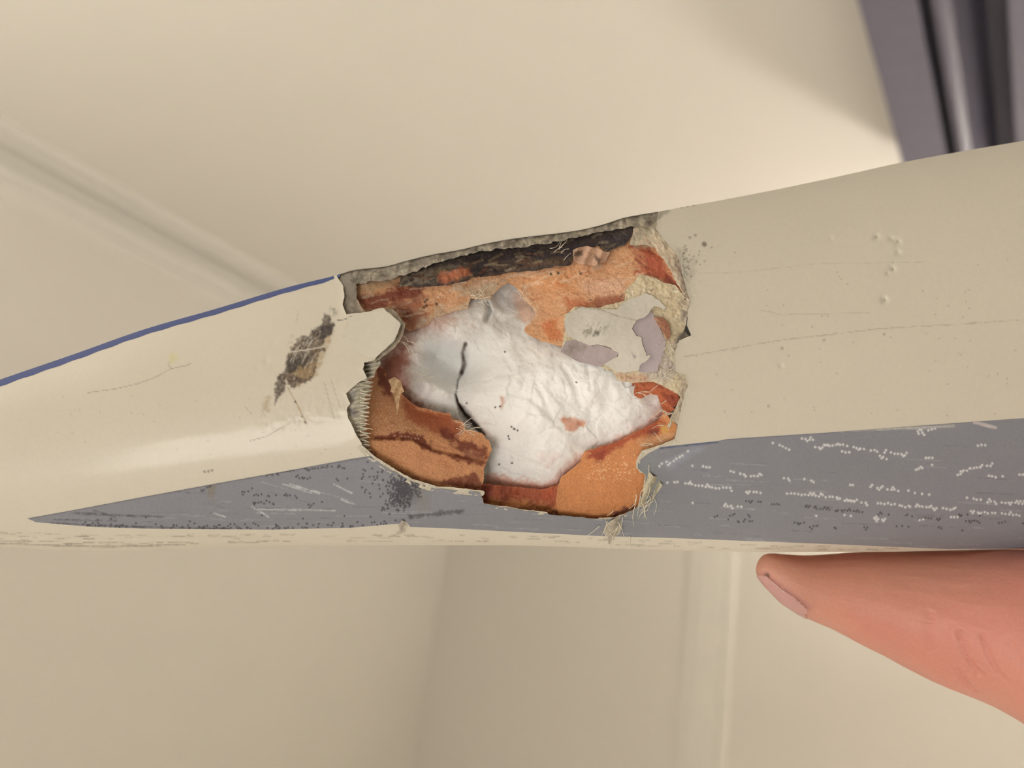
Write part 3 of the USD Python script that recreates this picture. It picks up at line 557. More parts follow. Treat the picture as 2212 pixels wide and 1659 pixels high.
def lw_depth(p):
    d = core_depth(0, .35, .12, 71)(p)
    up = Polygon([(780, 780), (840, 780), (900, 880), (1060, 930), (1050, 1000), (940, 975), (890, 950), (790, 948)])
    return d + 1.0 * sstep(-3, 3, sd(up, p) + 3 * fbm2(p, 20, 3, 72)) + .10 * np.sin(p[:, 0] * .9) * np.sin(p[:, 1] * .95)
streaks(p1, [(790, 850), (870, 860), (960, 930), (1040, 970), (1000, 1040), (850, 1000), (795, 930)], 60, [A(210, 150, 104), DOR_, A(186, 116, 70)], 18, 505, 6, 26, 1.2, 3, .4)
core(LW, p1, label='orange foam at the lower left with dark red streaks', depth=lw_depth)
p2 = Paint(A(160, 82, 52), 0.18, 16, 10)
p2.area([(1035, 1050), (1065, 1045), (1066, 1075), (1048, 1085)], DRED, 5, 5, .9); p2.area([(1080, 1050), (1100, 1048), (1096, 1080), (1082, 1075)], A(122, 54, 36), 6, 5, .7)
p2.area([(1060, 1078), (1130, 1082), (1240, 1100), (1235, 1118), (1127, 1104), (1050, 1092)], A(200, 132, 78), 6, 6, .8, 14, 61)
p2.area([(1110, 1096), (1240, 1108), (1235, 1118), (1130, 1106)], A(110, 66, 52), 3, 5, .7, 9, 62, .4)
p2.area([(1170, 1052), (1205, 1048), (1200, 1085), (1170, 1080)], A(176, 86, 54), 6, 5, .8)
core([(1034, 1046), (1060, 1044), (1100, 1050), (1150, 1054), (1182, 1056), (1215, 1045), (1260, 1060), (1290, 1125), (1235, 1118), (1127, 1104), (1044, 1092)], p2, off=.5, seed=73, label='red stained foam strip along the lower edge', n1=.5, n2=.3)
RW = [(1264, 976), (1294, 966), (1335, 953), (1376, 932), (1403, 918), (1424, 905), (1436, 890), (1446, 905), (1462, 920), (1458, 954), (1428, 968), (1392, 978), (1382, 992), (1380, 1010), (1400, 1030), (1391, 1068), (1382, 1096), (1371, 1104), (1330, 1121), (1304, 1124), (1235, 1118), (1204, 1110), (1201, 1080), (1203, 1047), (1214, 1030), (1235, 1012), (1253, 998)]
p3 = Paint(A(198, 128, 76), 0.08, 24, 11)
p3.area([(1264, 972), (1335, 950), (1424, 900), (1440, 915), (1425, 932), (1380, 945), (1330, 968), (1290, 1000), (1265, 992)], A(160, 72, 42), 5, 6, .92, 14, 63)
p3.area([(1275, 985), (1310, 975), (1300, 998)], A(140, 58, 34), 6, 4, .8)
p3.area([(1400, 930), (1425, 925), (1422, 942), (1402, 944)], DRED, 3, 4, .85)
p3.area([(1330, 1105), (1366, 1090), (1376, 1096), (1330, 1118), (1318, 1120)], A(86, 36, 28), 3, 4, .92, 9, 64)
p3.area([(1380, 952), (1430, 938), (1455, 935), (1457, 953), (1410, 972), (1385, 965)], A(200, 148, 104), 4, 6, .8, 10, 65, .3)
p3.area([(1425, 918), (1445, 915), (1445, 940), (1428, 938)], A(200, 150, 74), 4, 3, .8)
p3.dots([(rw.uniform(1270, 1380), rw.gauss(1018, 14)) for _ in range(70)], A(226, 178, 130), 1.9, .7)
core(RW, p3, seed=74, label='smooth orange foam wedge at the lower right', n1=.15, n2=.08, amp=1.6)
TB = [(752, 588), (800, 570), (900, 552), (1000, 528), (1100, 505), (1250, 486), (1330, 466), (1420, 450), (1424, 470), (1422, 500), (1440, 522), (1470, 558), (1480, 610), (1488, 650), (1470, 640), (1440, 625), (1410, 615), (1385, 605), (1366, 618), (1350, 636), (1345, 655), (1300, 668), (1256, 672), (1228, 682), (1222, 700), (1222, 722), (1232, 742), (1206, 748), (1170, 737), (1134, 720), (1130, 708), (1150, 694), (1156, 676), (1146, 660), (1130, 650), (1122, 634), (1112, 620), (1098, 612), (1078, 622), (1058, 648), (1016, 645), (1010, 668), (974, 674), (942, 684), (921, 704), (885, 716), (872, 705), (868, 690), (840, 668), (800, 672), (750, 680), (742, 640)]
p4 = Paint(A(204, 148, 104), 0.10, 34, 12)
p4.area([(770, 632), (805, 636), (860, 622), (920, 612), (905, 640), (860, 655), (790, 668), (772, 655)], DRED, 6, 6, .9, 12, 66)
p4.area([(840, 650), (920, 640), (900, 665), (930, 690), (890, 720), (868, 700), (850, 675)], A(150, 92, 70), 10, 8, .85, 14, 67)
p4.area([(870, 668), (895, 672), (890, 690), (872, 688)], A(112, 52, 38), 5, 5, .8)
p4.area([(955, 590), (1010, 578), (1016, 590), (985, 605), (950, 610)], A(176, 96, 60), 4, 5, .85)
p4.area([(760, 600), (830, 590), (850, 610), (800, 630), (772, 632)], A(198, 162, 122), 8, 8, .8, 16, 68)
p4.area([(980, 615), (1090, 605), (1060, 645), (1010, 640), (975, 628)], A(186, 166, 138), 7, 7, .75, 14, 69, .3)
p4.area([(1360, 530), (1400, 530), (1431, 561), (1450, 592), (1466, 620), (1440, 614), (1418, 600), (1385, 596), (1370, 590), (1395, 570), (1390, 545)], A(160, 72, 44), 6, 7, .92, 16, 70)
p4.area([(1440, 590), (1468, 618), (1455, 622), (1432, 606)], DRED, 4, 4, .85)
p4.area([(1375, 545), (1420, 560), (1425, 575), (1385, 580), (1372, 560)], A(172, 84, 54), 8, 6, .6)
p4.area([(1260, 610), (1340, 600), (1345, 640), (1270, 640)], A(214, 166, 132), 14, 8, .8, 20, 71)
p4.area([(1285, 640), (1345, 640), (1343, 658), (1290, 666), (1275, 655)], A(150, 82, 56), 5, 5, .85, 12, 72)
p4.area([(1222, 645), (1280, 650), (1270, 668), (1226, 676)], A(188, 108, 66), 6, 6, .8, 14, 73)
p4.area([(1180, 690), (1205, 685), (1215, 735), (1190, 740), (1176, 715)], A(186, 104, 52), 6, 6, .8, 12, 74)
p4.area([(1165, 700), (1190, 690), (1188, 715), (1170, 712)], A(196, 110, 66), 6, 4, .7)
p4.area([(1390, 600), (1350, 630), (1366, 612)], CREAM, 4, 4, .8)
p4.area([(1130, 600), (1240, 580), (1245, 625), (1190, 640), (1140, 620)], A(206, 142, 92), 12, 8, .8, 18, 75)
p4.area([(1200, 610), (1230, 605), (1222, 625), (1205, 625)], A(200, 124, 70), 6, 5, .8)
p4.area([(1400, 480), (1425, 500), (1470, 560), (1485, 620), (1466, 600), (1445, 560), (1420, 535), (1362, 530), (1364, 490)], A(186, 166, 132), 5, 6, .8, 14, 76, .25)
LPE, DOR, CRE = A(226, 186, 150), A(168, 96, 58), A(206, 186, 154)
streaks(p4, [(870, 610), (1240, 575), (1360, 530), (1380, 600), (1230, 670), (1000, 650), (870, 690)], 120, [LPE, DOR, CRE, A(190, 120, 80), LPE], -10, 501)
streaks(p4, [(760, 600), (860, 590), (900, 700), (760, 670)], 36, [DRED, CRE, DOR, A(178, 150, 120)], -12, 502)
streaks(p4, [(1360, 530), (1430, 540), (1470, 610), (1380, 600)], 24, [DOR, DRED, A(190, 100, 66)], 35, 503)
p4.area([(900, 690), (960, 664), (1010, 650), (1060, 636), (1062, 652), (1012, 672), (950, 690), (905, 712)], CRE, 7, 8, .75, 12, 77, .4)
p4.area([(1120, 640), (1160, 664), (1160, 690), (1136, 706), (1130, 680)], LPE, 6, 6, .7, 10, 78, .2)
p4.dots([(rw.uniform(880, 1400), rw.uniform(585, 690)) for _ in range(45)], A(70, 54, 42), 1.8, .7)
p4.dots([(918, 652), (921, 660), (916, 664), (943, 657), (1254, 591), (922, 648), (1190, 592), (1206, 590)], BLACK, 3.4, .9)
core(TB, p4, off=.25, seed=75, label='peach and red foam along the upper edge', n1=.55, n2=.22, amp=2.2)
# small pieces on the right
p5 = Paint(A(184, 96, 58), 0.12, 18, 13); p5.area([(1420, 840), (1475, 860), (1465, 880), (1440, 870)], RED, 4, 5, .85)
core([(1330, 822), (1368, 826), (1405, 822), (1440, 832), (1470, 860), (1476, 868), (1455, 880), (1462, 884), (1448, 890), (1440, 912), (1430, 905), (1430, 880), (1420, 855), (1404, 850), (1384, 860), (1360, 850), (1340, 838)], p5, off=.9, seed=76, label='red orange foam tongue at the right', n1=.4, n2=.25, amp=2.6)
p6 = Paint(A(150, 98, 72), 0.2, 9, 14)
streaks(p6, [(1410, 684), (1450, 700), (1448, 736), (1424, 720)], 20, [A(186, 140, 104), A(120, 66, 48), A(170, 110, 80)], 60, 508, 5, 14, 1.3, 2.4, .7)
core([(1412, 685), (1430, 686), (1446, 700), (1450, 725), (1442, 735), (1430, 718)], p6, off=-2.6, seed=77, label='small red brown foam patch between cloth and skin', n1=.15, n2=.1, amp=1.5, back=1.2)

# ---- dark resin strip and torn edge along the top
p7 = Paint(A(66, 55, 49), 0.75, 8, 15)
p7.area([(862, 616), (870, 590), (940, 578), (1010, 570), (1012, 590), (960, 606), (900, 614)], A(128, 112, 90), 7, 8, .7, 10, 81, .2)
p7.area([(1010, 566), (1100, 548), (1240, 530), (1360, 500), (1355, 525), (1300, 540), (1150, 575), (1030, 590)], A(44, 36, 38), 6, 8, .6, 12, 82, .2)
p7.area([(1060, 570), (1200, 556), (1250, 562), (1150, 580), (1080, 586)], A(96, 72, 48), 5, 7, .6, 9, 83, .4)
streaks(p7, [(860, 600), (1360, 495), (1350, 530), (1000, 605), (870, 620)], 190, [A(34, 28, 30), A(110, 90, 64), A(140, 122, 96), A(48, 38, 36), A(30, 26, 30), A(96, 62, 42)], -10, 504, 6, 34, 1.5, 4.5, .8)
p7.area([(950, 590), (1012, 578), (1018, 592), (985, 607), (950, 612)], A(170, 96, 62), 4, 5, .85, 9, 80, .2)
core([(860, 620), (866, 590), (900, 570), (950, 560), (1016, 545), (1080, 532), (1150, 521), (1205, 512), (1269, 496), (1330, 484), (1368, 484), (1364, 505), (1350, 530), (1330, 537), (1309, 545), (1290, 532), (1240, 550), (1232, 572), (1190, 580), (1100, 590), (1050, 600), (1020, 602), (974, 616), (911, 618)], p7, off=-.35, seed=78, label='dark mouldy resin strip under the upper lip', name='resin_strip', n1=.5, n2=.3, amp=2.6, mat=GRIME, back=1.5)
p8 = Paint(A(140, 126, 106), 0.34, 11, 16)
p8.area([(780, 600), (870, 560), (1100, 512), (1420, 452), (1420, 490), (1100, 545), (900, 590)], A(90, 80, 66), 8, 8, .7, 12, 90, .9)
p8.area([(800, 592), (900, 575), (1016, 545), (1400, 470), (1400, 490), (1010, 562), (900, 590)], A(182, 166, 136), 6, 8, .7, 11, 91, .9)
p8.area([(740, 606), (772, 592), (790, 590), (768, 640), (745, 680), (738, 660)], A(128, 116, 98), 5, 7, .6, 10, 84, .3)
p8.area([(757, 600), (785, 596), (778, 612), (764, 628)], A(70, 60, 44), 5, 6, .8, 8, 85, .2)
p8.area([(770, 650), (778, 648), (790, 676), (782, 678)], A(200, 170, 140), 3, 2, .8)
xs2 = np.linspace(728, 1424, 150)
lipw = np.interp(xs2, [728, 760, 800, 860, 950, 1016, 1150, 1269, 1340, 1400, 1424], [10, 36, 26, 30, 20, 15, 20, 14, 20, 26, 12]) + 5 * fbm2(np.column_stack([xs2, xs2 * 0]), 9, 3, 88)
p8.line([(x, y + 1) for x, y in zip(xs2, TOP(xs2))], A(72, 64, 54), 5, .75, 3, 86, .5)
for k in range(40):
    xq = rw.uniform(780, 1380); p8.line([(xq, float(TOP(xq)) + rw.uniform(3, 16)), (xq + rw.uniform(10, 40), float(TOP(xq)) + rw.uniform(0, 12))], A(*rw.choice([(90, 80, 66), (168, 152, 126), (104, 92, 74)])), rw.uniform(1.5, 3.5), .6, 1.2, 400 + k, .4)
xs_ = 0
lip = Polygon(np.vstack([np.column_stack([xs2, TOP(xs2) + .4 ]), np.column_stack([xs2, TOP(xs2) + lipw * (1 + .35 * fbm2(np.column_stack([xs2, xs2 * 0]), 22, 3, 86))])[::-1]])).buffer(0)
if lip.geom_type != 'Polygon': lip = max(lip.geoms, key=lambda q: q.area)
v, f, c = sheet(lip, 2.2, lambda p: 0.45 + .7 * fbm2(p, 16, 4, 87) + .25 * fbm2(p, 6, 2, 89), p8, 1.2)
obj('torn_lip', v, f, GLASS, board, True, c, 'grey frayed laminate lip along the upper edge')
core([(728, 598), (745, 596), (762, 600), (772, 620), (770, 640), (776, 655), (790, 676), (770, 682), (748, 682), (738, 660), (740, 640), (738, 616)], p8, off=-1.2, seed=79, label='grey torn laminate at the upper left corner', name='torn_lip', n1=.3, n2=.2, mat=GLASS, back=1.0)
p9 = Paint(A(190, 168, 138), 0.14, 12, 17)
p9.area([(1470, 560), (1490, 650), (1484, 640), (1466, 600), (1455, 560)], A(126, 106, 92), 3, 5, .8, 9, 88, .3)
p9.area([(1360, 500), (1410, 485), (1425, 470), (1424, 490), (1380, 520), (1362, 528)], A(160, 146, 118), 4, 6, .7)
streaks(p9, [(1362, 528), (1420, 470), (1480, 608), (1490, 650), (1474, 640), (1415, 536)], 70, [A(214, 194, 162), A(150, 126, 102), A(120, 100, 84), A(196, 150, 116)], 60, 509, 6, 24, 1.3, 3, .65)
core([(1362, 528), (1368, 494), (1390, 476), (1418, 464), (1424, 470), (1420, 496), (1440, 520), (1470, 556), (1480, 608), (1493, 650), (1488, 676), (1474, 668), (1482, 645), (1470, 622), (1452, 590), (1434, 560), (1415, 536), (1396, 530)], p9, off=-.55, seed=80, label='frayed cream laminate edge at the upper right', name='torn_lip', n1=.35, n2=.3, mat=GLASS, back=1.2)

# ---- fibreglass cloth: right arc and left comb
def flake_depth(off=0., n1=.2, n2=.12, seed=90): return lambda p: np.maximum(flake_f(p) + off + n1 * fbm2(p, 18, 3, seed) + n2 * fbm2(p, 6, 2, seed + 1), .2)
p10 = Paint(A(200, 178, 140), 0.16, 10, 18)
p10.area([(1440, 770), (1465, 740), (1462, 800), (1430, 815)], A(190, 176, 148), 6, 6, .7); p10.area([(1470, 640), (1486, 670), (1478, 700), (1470, 690)], A(120, 104, 96), 3, 4, .7)
ring_ = [(1345, 650), (1385, 595), (1460, 616), (1486, 675), (1462, 765), (1486, 830), (1460, 950), (1440, 945), (1466, 858), (1440, 826), (1330, 818), (1330, 806), (1400, 806), (1440, 760), (1448, 690), (1420, 640), (1360, 650)]
streaks(p10, ring_, 70, [A(228, 212, 184), A(172, 148, 116), A(214, 196, 164), A(146, 112, 88)], 100, 506, 6, 22, 1.3, 2.8, .65)
streaks(p10, ring_, 50, [A(228, 212, 184), A(176, 156, 128), A(150, 120, 98)], 10, 507, 6, 20, 1.3, 2.6, .6)
core([(1222, 700), (1218, 680), (1240, 664), (1290, 664), (1347, 650), (1352, 632), (1368, 611), (1383, 594), (1400, 598), (1418, 603), (1437, 613), (1458, 616), (1476, 640), (1484, 675), (1482, 700), (1466, 735), (1462, 765), (1462, 802), (1484, 812), (1488, 830), (1478, 862), (1470, 905), (1458, 952), (1436, 950), (1446, 915), (1458, 880), (1468, 858), (1446, 838), (1410, 824), (1370, 828), (1330, 822), (1322, 804), (1250, 778), (1212, 758), (1216, 735)], p10.area([(1396, 770), (1440, 760), (1462, 800), (1440, 828), (1400, 822)], A(170, 152, 138), 8, 6, .7, 10, 92).area([(1330, 806), (1400, 812), (1400, 826), (1340, 822)], A(190, 140, 108), 4, 5, .7).area([(1470, 815), (1488, 832), (1470, 900), (1460, 940), (1452, 930), (1466, 870)], A(176, 152, 128), 4, 5, .6, 8, 93, .3), seed=91, label='cream fibreglass cloth curling around the right side', name='fibreglass_cloth', mat=GLASS, back=.7, depth=flake_depth(.15, .3, .25, 91), amp=2.8)
# lilac primer patches and white skin island
p11 = Paint(LILAC, 0.05, 20, 19)
core([(1366, 712), (1377, 692), (1407, 672), (1418, 688), (1431, 722), (1438, 735), (1433, 762), (1420, 800), (1395, 806), (1372, 800), (1380, 770)], p11, seed=92, label='lilac grey primer patch on the cloth', name='primer_patch', mat=FLAKE, back=.4, depth=flake_depth(-.12, .05, .03, 92), amp=2)
p12 = Paint(A(164, 146, 138), 0.08, 14, 20); p12.area([(1226, 738), (1280, 742), (1260, 758), (1225, 756)], A(128, 114, 98), 4, 6, .7, 8, 93, .4)
core([(1222, 736), (1250, 732), (1300, 748), (1337, 760), (1332, 772), (1310, 788), (1290, 794), (1250, 780), (1212, 760)], p12, seed=94, label='lilac grey primer patch below the white skin', name='primer_patch', mat=FLAKE, back=.4, depth=flake_depth(-.1, .12, .08, 94), amp=2)
isl = [(1218, 700), (1222, 680), (1238, 670), (1256, 664), (1300, 668), (1332, 667), (1345, 655), (1364, 645), (1380, 640), (1395, 635), (1412, 641), (1429, 653), (1440, 664), (1433, 670), (1414, 660), (1408, 668), (1404, 677), (1390, 686), (1374, 691), (1368, 705), (1366, 710), (1372, 723), (1384, 728), (1390, 747), (1396, 768), (1404, 768), (1400, 776), (1387, 784), (1378, 802), (1351, 806), (1322, 800), (1304, 786), (1318, 778), (1334, 770), (1336, 762), (1320, 752), (1290, 742), (1275, 744), (1250, 738), (1228, 724)]
p13 = Paint(A(192, 180, 160), 0.03, 30, 21)
p13.area([(1285, 713), (1296, 715), (1297, 724), (1283, 725)], A(74, 68, 56), 2.5, 4, .9, 7, 95); p13.area([(1262, 716), (1275, 708), (1278, 720), (1264, 726)], A(96, 88, 72), 3, 5, .7, 7, 96, .5)
for k in range(14): x, y = 1250 + rw.uniform(0, 60), 700 + rw.uniform(0, 25); p13.line([(x, y), (x + rw.uniform(2, 7), y - rw.uniform(6, 14))], A(120, 110, 92), 1.4, .6, .5, 300 + k, .4)
p13.area([(1364, 760), (1372, 768), (1376, 770), (1369, 776)], A(120, 110, 108), 1.5, 1, .9)
p13.line([(1256, 664), (1300, 670), (1332, 682), (1374, 692)], A(140, 124, 104), 2, .6, 1.2, 301, .4)
core(isl, p13, seed=95, label='island of white skin left inside the break', name='skin_flake', mat=FLAKE, back=.55, depth=flake_depth(-.5, .1, .03, 96), amp=2.2)
# bright torn lip beside the left flap
p14 = Paint(A(170, 152, 126), 0.12, 12, 22)
core([(830, 664), (850, 668), (875, 700), (872, 720), (862, 740), (845, 758), (822, 776), (806, 786), (812, 772), (835, 750), (856, 730), (862, 700), (840, 676)], p14, seed=97, label='torn laminate edge beside the white flap', name='torn_lip', mat=GLASS, back=1.2, depth=lambda p: 1.1 + .4 * fbm2(p, 12, 3, 98), amp=1.6)
# left comb of cloth ridges
p15 = Paint(A(208, 194, 166), 0.08, 12, 23)
p15.area([(750, 850), (770, 845), (765, 870), (756, 872)], A(150, 138, 128), 3, 3, .8); p15.area([(752, 884), (770, 880), (768, 898), (756, 898)], A(128, 116, 112), 3, 3, .8); p15.area([(786, 782), (800, 790), (796, 815), (785, 800)], A(110, 100, 86), 3, 4, .7)
comb = [(806, 776), (820, 770), (822, 786), (812, 800), (808, 816)]
for k in range(19):
    y = 822 + k * 9.2; xi = float(np.interp(y, [822, 870, 920, 960, 990], [803, 793, 789, 796, 812]))
    comb += [(xi - 8 + k * .1, y), (xi + 6, y + 3), (xi + 1, y + 6)]
comb += [(850, 1016), (830, 1016), (796, 990), (780, 974), (776, 957), (761, 930), (749, 902), (746, 886), (753, 871), (743, 850), (768, 829), (789, 818), (780, 797), (784, 780)]
def comb_depth(p):
    along = p[:, 1] + (p[:, 0] - 790) * .22
    u = np.clip((p[:, 0] - 745) / 60, 0, 1)
    return 1.0 + 0.55 * np.sin(along * 2 * math.pi / 9.2) * sstep(.2, .6, u) + .35 * fbm2(p, 9, 3, 99) + .5 * u
core(comb, p15, seed=100, label='comb of frayed cloth threads at the left edge', name='fibreglass_cloth', mat=GLASS, back=.8, depth=comb_depth, amp=1.2, step=1.8)
# white rim of laminate along the lower left edge
low = LineString([(780, 968), (800, 986), (836, 1010), (869, 1030), (890, 1041), (943, 1057), (995, 1061), (1040, 1066)])
p16 = Paint(A(198, 184, 156), 0.06, 14, 24)
v, f, c = sheet(rag(list(low.buffer(6.5).exterior.coords)[:-1], 1.4, 3, 101, 12), 2.0, lambda p: -.15 + .25 * fbm2(p, 14, 3, 102), p16, 1.0)
obj('torn_lip', v, f, GLASS, board, True, c, 'pale laminate rim along the lower left of the break')
low2 = LineString([(1040, 1090), (1100, 1099), (1127, 1103), (1180, 1110)]); low3 = LineString([(1296, 1122), (1330, 1121), (1372, 1103), (1384, 1094), (1392, 1066), (1402, 1040)]); low4 = LineString([(1457, 953), (1430, 965), (1410, 972), (1390, 977), (1380, 992), (1378, 1008), (1386, 1018)])
for l, w_, lab in [(low2, 3.2, 'thin pale laminate rim under the red strip'), (low3, 3.6, 'thin pale laminate rim at the lower right'), (low4, 5.0, 'pale laminate rim beside the orange wedge')]:
    v, f, c = sheet(rag(list(l.buffer(w_).exterior.coords)[:-1], 1.2, 3, 103, 10), 1.8, lambda p: -.1 + .25 * fbm2(p, 12, 3, 104), p16, .9)
    obj('torn_lip', v, f, GLASS, board, True, c, lab)

# ---- small flakes and torn cloth tags standing off the surface
def tag_piece(pts, lift, col, name, label, seed, mat=GLASS, curl=1.0, extra=None):
    pa = Paint(col, .12, 8, seed)
    for e in extra or []: pa.area(*e)
    g = rag(pts, 1.0, 2.5, seed, 8)
    cx = np.array(g.centroid.coords)[0]
    v, f, c = sheet(g, 1.8, lambda p: lift + curl * .5 * np.sin((p[:, 0] - cx[0]) * .22 + (p[:, 1] - cx[1]) * .1) + .3 * fbm2(p, 9, 3, seed), pa, .35)
    return obj(name, v, f, mat, board, True, c, label)
tag_piece([(1313, 1128), (1326, 1122), (1338, 1114), (1344, 1124), (1343, 1140), (1338, 1152), (1324, 1160), (1318, 1176), (1313, 1176), (1314, 1160), (1302, 1152), (1304, 1138)], -.6, A(174, 160, 134), 'cloth_tag', 'small torn cloth tag hanging over the lower rim', 110, extra=[([(1305, 1130), (1325, 1130), (1316, 1150), (1306, 1146)], A(140, 132, 112), 4, 4, .6)])
tag_piece([(1393, 1026), (1404, 1020), (1412, 1030), (1420, 1030), (1428, 1042), (1432, 1048), (1420, 1064), (1410, 1080), (1398, 1095), (1388, 1096), (1380, 1093), (1388, 1066)], -.5, A(184, 168, 134), 'cloth_tag', 'torn cloth tag at the right of the orange wedge', 111, extra=[([(1402, 1040), (1428, 1046), (1400, 1088), (1396, 1070)], A(158, 150, 126), 4, 4, .7)])
tag_piece([(1458, 742), (1464, 724), (1480, 716), (1490, 726), (1478, 732), (1466, 742)], .2, A(130, 116, 98), 'skin_flake', 'small grey skin chip at the right edge', 112)
tag_piece([(838, 820), (852, 815), (866, 824), (869, 838), (874, 846), (866, 850), (862, 868), (860, 890), (857, 898), (856, 874), (850, 850), (842, 845), (846, 836)], 4.6, A(206, 166, 122), 'cloth_tag', 'pale orange splinter standing in the lower left of the break', 113, FOAMO)
tag_piece([(1238, 540), (1250, 534), (1270, 532), (1288, 535), (1304, 543), (1318, 545), (1310, 562), (1290, 575), (1270, 572), (1250, 570), (1240, 562)], 2.0, A(204, 158, 126), 'foam_chip', 'peach foam chip lifting over the dark strip', 114, FOAMO, extra=[([(1240, 542), (1260, 540), (1256, 552), (1242, 552)], BLACK, 2, 3, .8), ([(1284, 550), (1296, 560), (1294, 570), (1286, 560)], BROWN, 2, 2, .8)])
tag_piece([(862, 1134), (868, 1124), (878, 1128), (876, 1142), (866, 1150)], -.3, A(176, 160, 138), 'paint_chip', 'small chip on the lower rim', 115)
# left white flap: a proud piece of skin
flap = [(750, 686), (797, 674), (818, 667), (829, 667), (843, 678), (865, 699), (859, 719), (853, 734), (834, 752), (818, 766), (808, 776), (770, 760), (740, 730)]
v, f, c = sheet(rag(flap, .9, 3, 116, 9), 2.2, lambda p: -.12 - .5 * sstep(760, 860, p[:, 0]) + .05 * fbm2(p, 25, 3, 117), Paint(A(199, 187, 164), .02, 40, 25).area([(740, 690), (752, 690), (746, 730), (735, 728)], TAN, 6, 6, .3, 8, 5, .5), .5)
obj('skin_flake', v, f, GEL, board, True, c, 'white skin flap lifting at the left of the break')

# ---- loose glass fibres
def tube(pts3, r, sides=5):
    pts3 = np.asarray(pts3); t = np.gradient(pts3, axis=0); t /= np.maximum(np.linalg.norm(t, axis=1, keepdims=True), 1e-9)
    ref = np.array([0.3, 0.2, 0.93]); u = np.cross(t, ref); u /= np.linalg.norm(u, axis=1, keepdims=True); w_ = np.cross(t, u)
    a = np.arange(sides) / sides * 2 * math.pi
    rad = r * np.linspace(1, .45, len(pts3))
    V = (pts3[:, None] + rad[:, None, None] * (np.cos(a)[None, :, None] * u[:, None] + np.sin(a)[None, :, None] * w_[:, None])).reshape(-1, 3)
    Fc = []
    for k in range(len(pts3) - 1):
        for i in range(sides):
            j = (i + 1) % sides; Fc += [[k * sides + i, k * sides + j, (k + 1) * sides + j], [k * sides + i, (k + 1) * sides + j, (k + 1) * sides + i]]
    return V, np.array(Fc)
def tuft(strands, col, label, r=.00007, seed=0):
    rnd = np.random.default_rng(seed); vs, fs, n = [], [], 0
    for (a, b, lift) in strands:
        a, b = np.array(a, float), np.array(b, float); s_ = np.linspace(0, 1, 8)[:, None]
        bow = np.array([-(b - a)[1], (b - a)[0]]) * rnd.normal(0, .12)
        p = a + (b - a) * s_ + bow * np.sin(s_ * math.pi)
        h = hsurf(p) - lift + .8 * s_[:, 0] * rnd.uniform(-.2, .6)
        V, Fc = tube(at(p, h), r); vs.append(V); fs.append(Fc + n); n += len(V)
    V = np.vstack(vs); obj('fibre_tuft', V, np.vstack(fs), GLASS, board, True, np.repeat(np.array(col)[None], len(V), 0), label, 'stuff')
rt = random.Random(77)
def spray(cx, cy, ang, n_, L, spread, lift):
    return [((cx + rt.gauss(0, L * .25), cy + rt.gauss(0, L * .2)), None, lift) for _ in range(n_)] and [(lambda x, y, a, l: ((x, y), (x + math.cos(a) * l, y + math.sin(a) * l), lift))(cx + rt.gauss(0, L * .5), cy + rt.gauss(0, L * .4), math.radians(ang + rt.gauss(0, spread)), L * rt.uniform(.5, 1.1)) for _ in range(n_)]
CR = A(222, 206, 178)
for (cx, cy, ang, n_, L, spread, lift, lab) in [
    (1320, 1128, 105, 14, 34, 22, -.9, 'loose fibres hanging at the lower rim'), (1400, 1070, 110, 16, 40, 20, -.9, 'loose fibres on the right cloth tag'), (1460, 740, 95, 14, 24, 40, 1.0, 'loose fibres at the right edge'),
    (1390, 858, 20, 10, 34, 45, 3.2, 'loose fibres crossing the red tongue'), (1440, 895, 150, 12, 26, 50, 2.2, 'loose fibres above the orange wedge'), (1440, 810, 0, 26, 16, 90, 1.0, 'short fibres on the right cloth'),
    (1000, 925, -15, 12, 26, 40, 5.5, 'loose fibres over the crack'), (880, 738, 40, 10, 30, 35, 3.0, 'loose fibres under the white flap'), (1210, 540, -50, 8, 30, 20, .6, 'loose fibres on the dark strip'),
    (1115, 625, 60, 8, 26, 30, 6.0, 'loose fibres under the upper edge'), (1040, 640, 10, 12, 24, 40, 6.0, 'loose fibres along the peach foam'), (1480, 640, 10, 12, 18, 30, .2, 'short fibres at the upper right edge'), (1410, 968, 160, 10, 26, 25, .2, 'loose fibres above the grey panel'), (900, 820, 10, 8, 34, 25, 9, 'loose fibres in the cavity')]:
    tuft(spray(cx, cy, ang, n_, L, spread, lift), CR, lab, seed=int(cx))
tuft([((778, 822 + k * 9.2 + rt.gauss(0, 1)), (799 + rt.gauss(0, 3), 826 + k * 9.2 + rt.gauss(0, 1.5)), .5) for k in range(17)], A(214, 200, 168), 'row of cloth threads along the left comb', r=.00013, seed=5)

# ------------------------------------------------------------------ hand under the board
hand = thing('hand', 'bare hand with its thumb pressed under the lower rail of the board', 'hand')
def c3(px, py, z): d = D - z; return np.array([(px - CX) / F * d, -(py - CY) / F * d, z])      # camera mm with board-plane z
k_ = lambda px, py, r, z: (c3(px, py, z), r * S * (D - z) / D)
thumb = [k_(1672, 1232, 37, -20), k_(1700, 1246, 48, -20), k_(1745, 1266, 64, -21), k_(1830, 1280, 85, -22), k_(1960, 1310, 119, -22), k_(2085, 1340, 150, -20), k_(2215, 1364, 175, -16)]
joints = thumb + [(np.array([118, -58, 2.]), 15.5), (np.array([146, -64, 26.]), 19), (np.array([178, -72, 52.]), 22)]
sph = lambda c, r: manifold3d.Manifold.sphere(float(r), 28).translate([float(x) for x in c])
def chain(js):
    return [manifold3d.Manifold.batch_hull([sph(*js[i]), sph(*js[i + 1])]) for i in range(len(js) - 1)]
solids = chain(joints)
wrist = (np.array([188, -76, 66.]), 21); wrist2 = (np.array([204, -74, 64.]), 20); elbow = (np.array([262, -190, 250.]), 34)
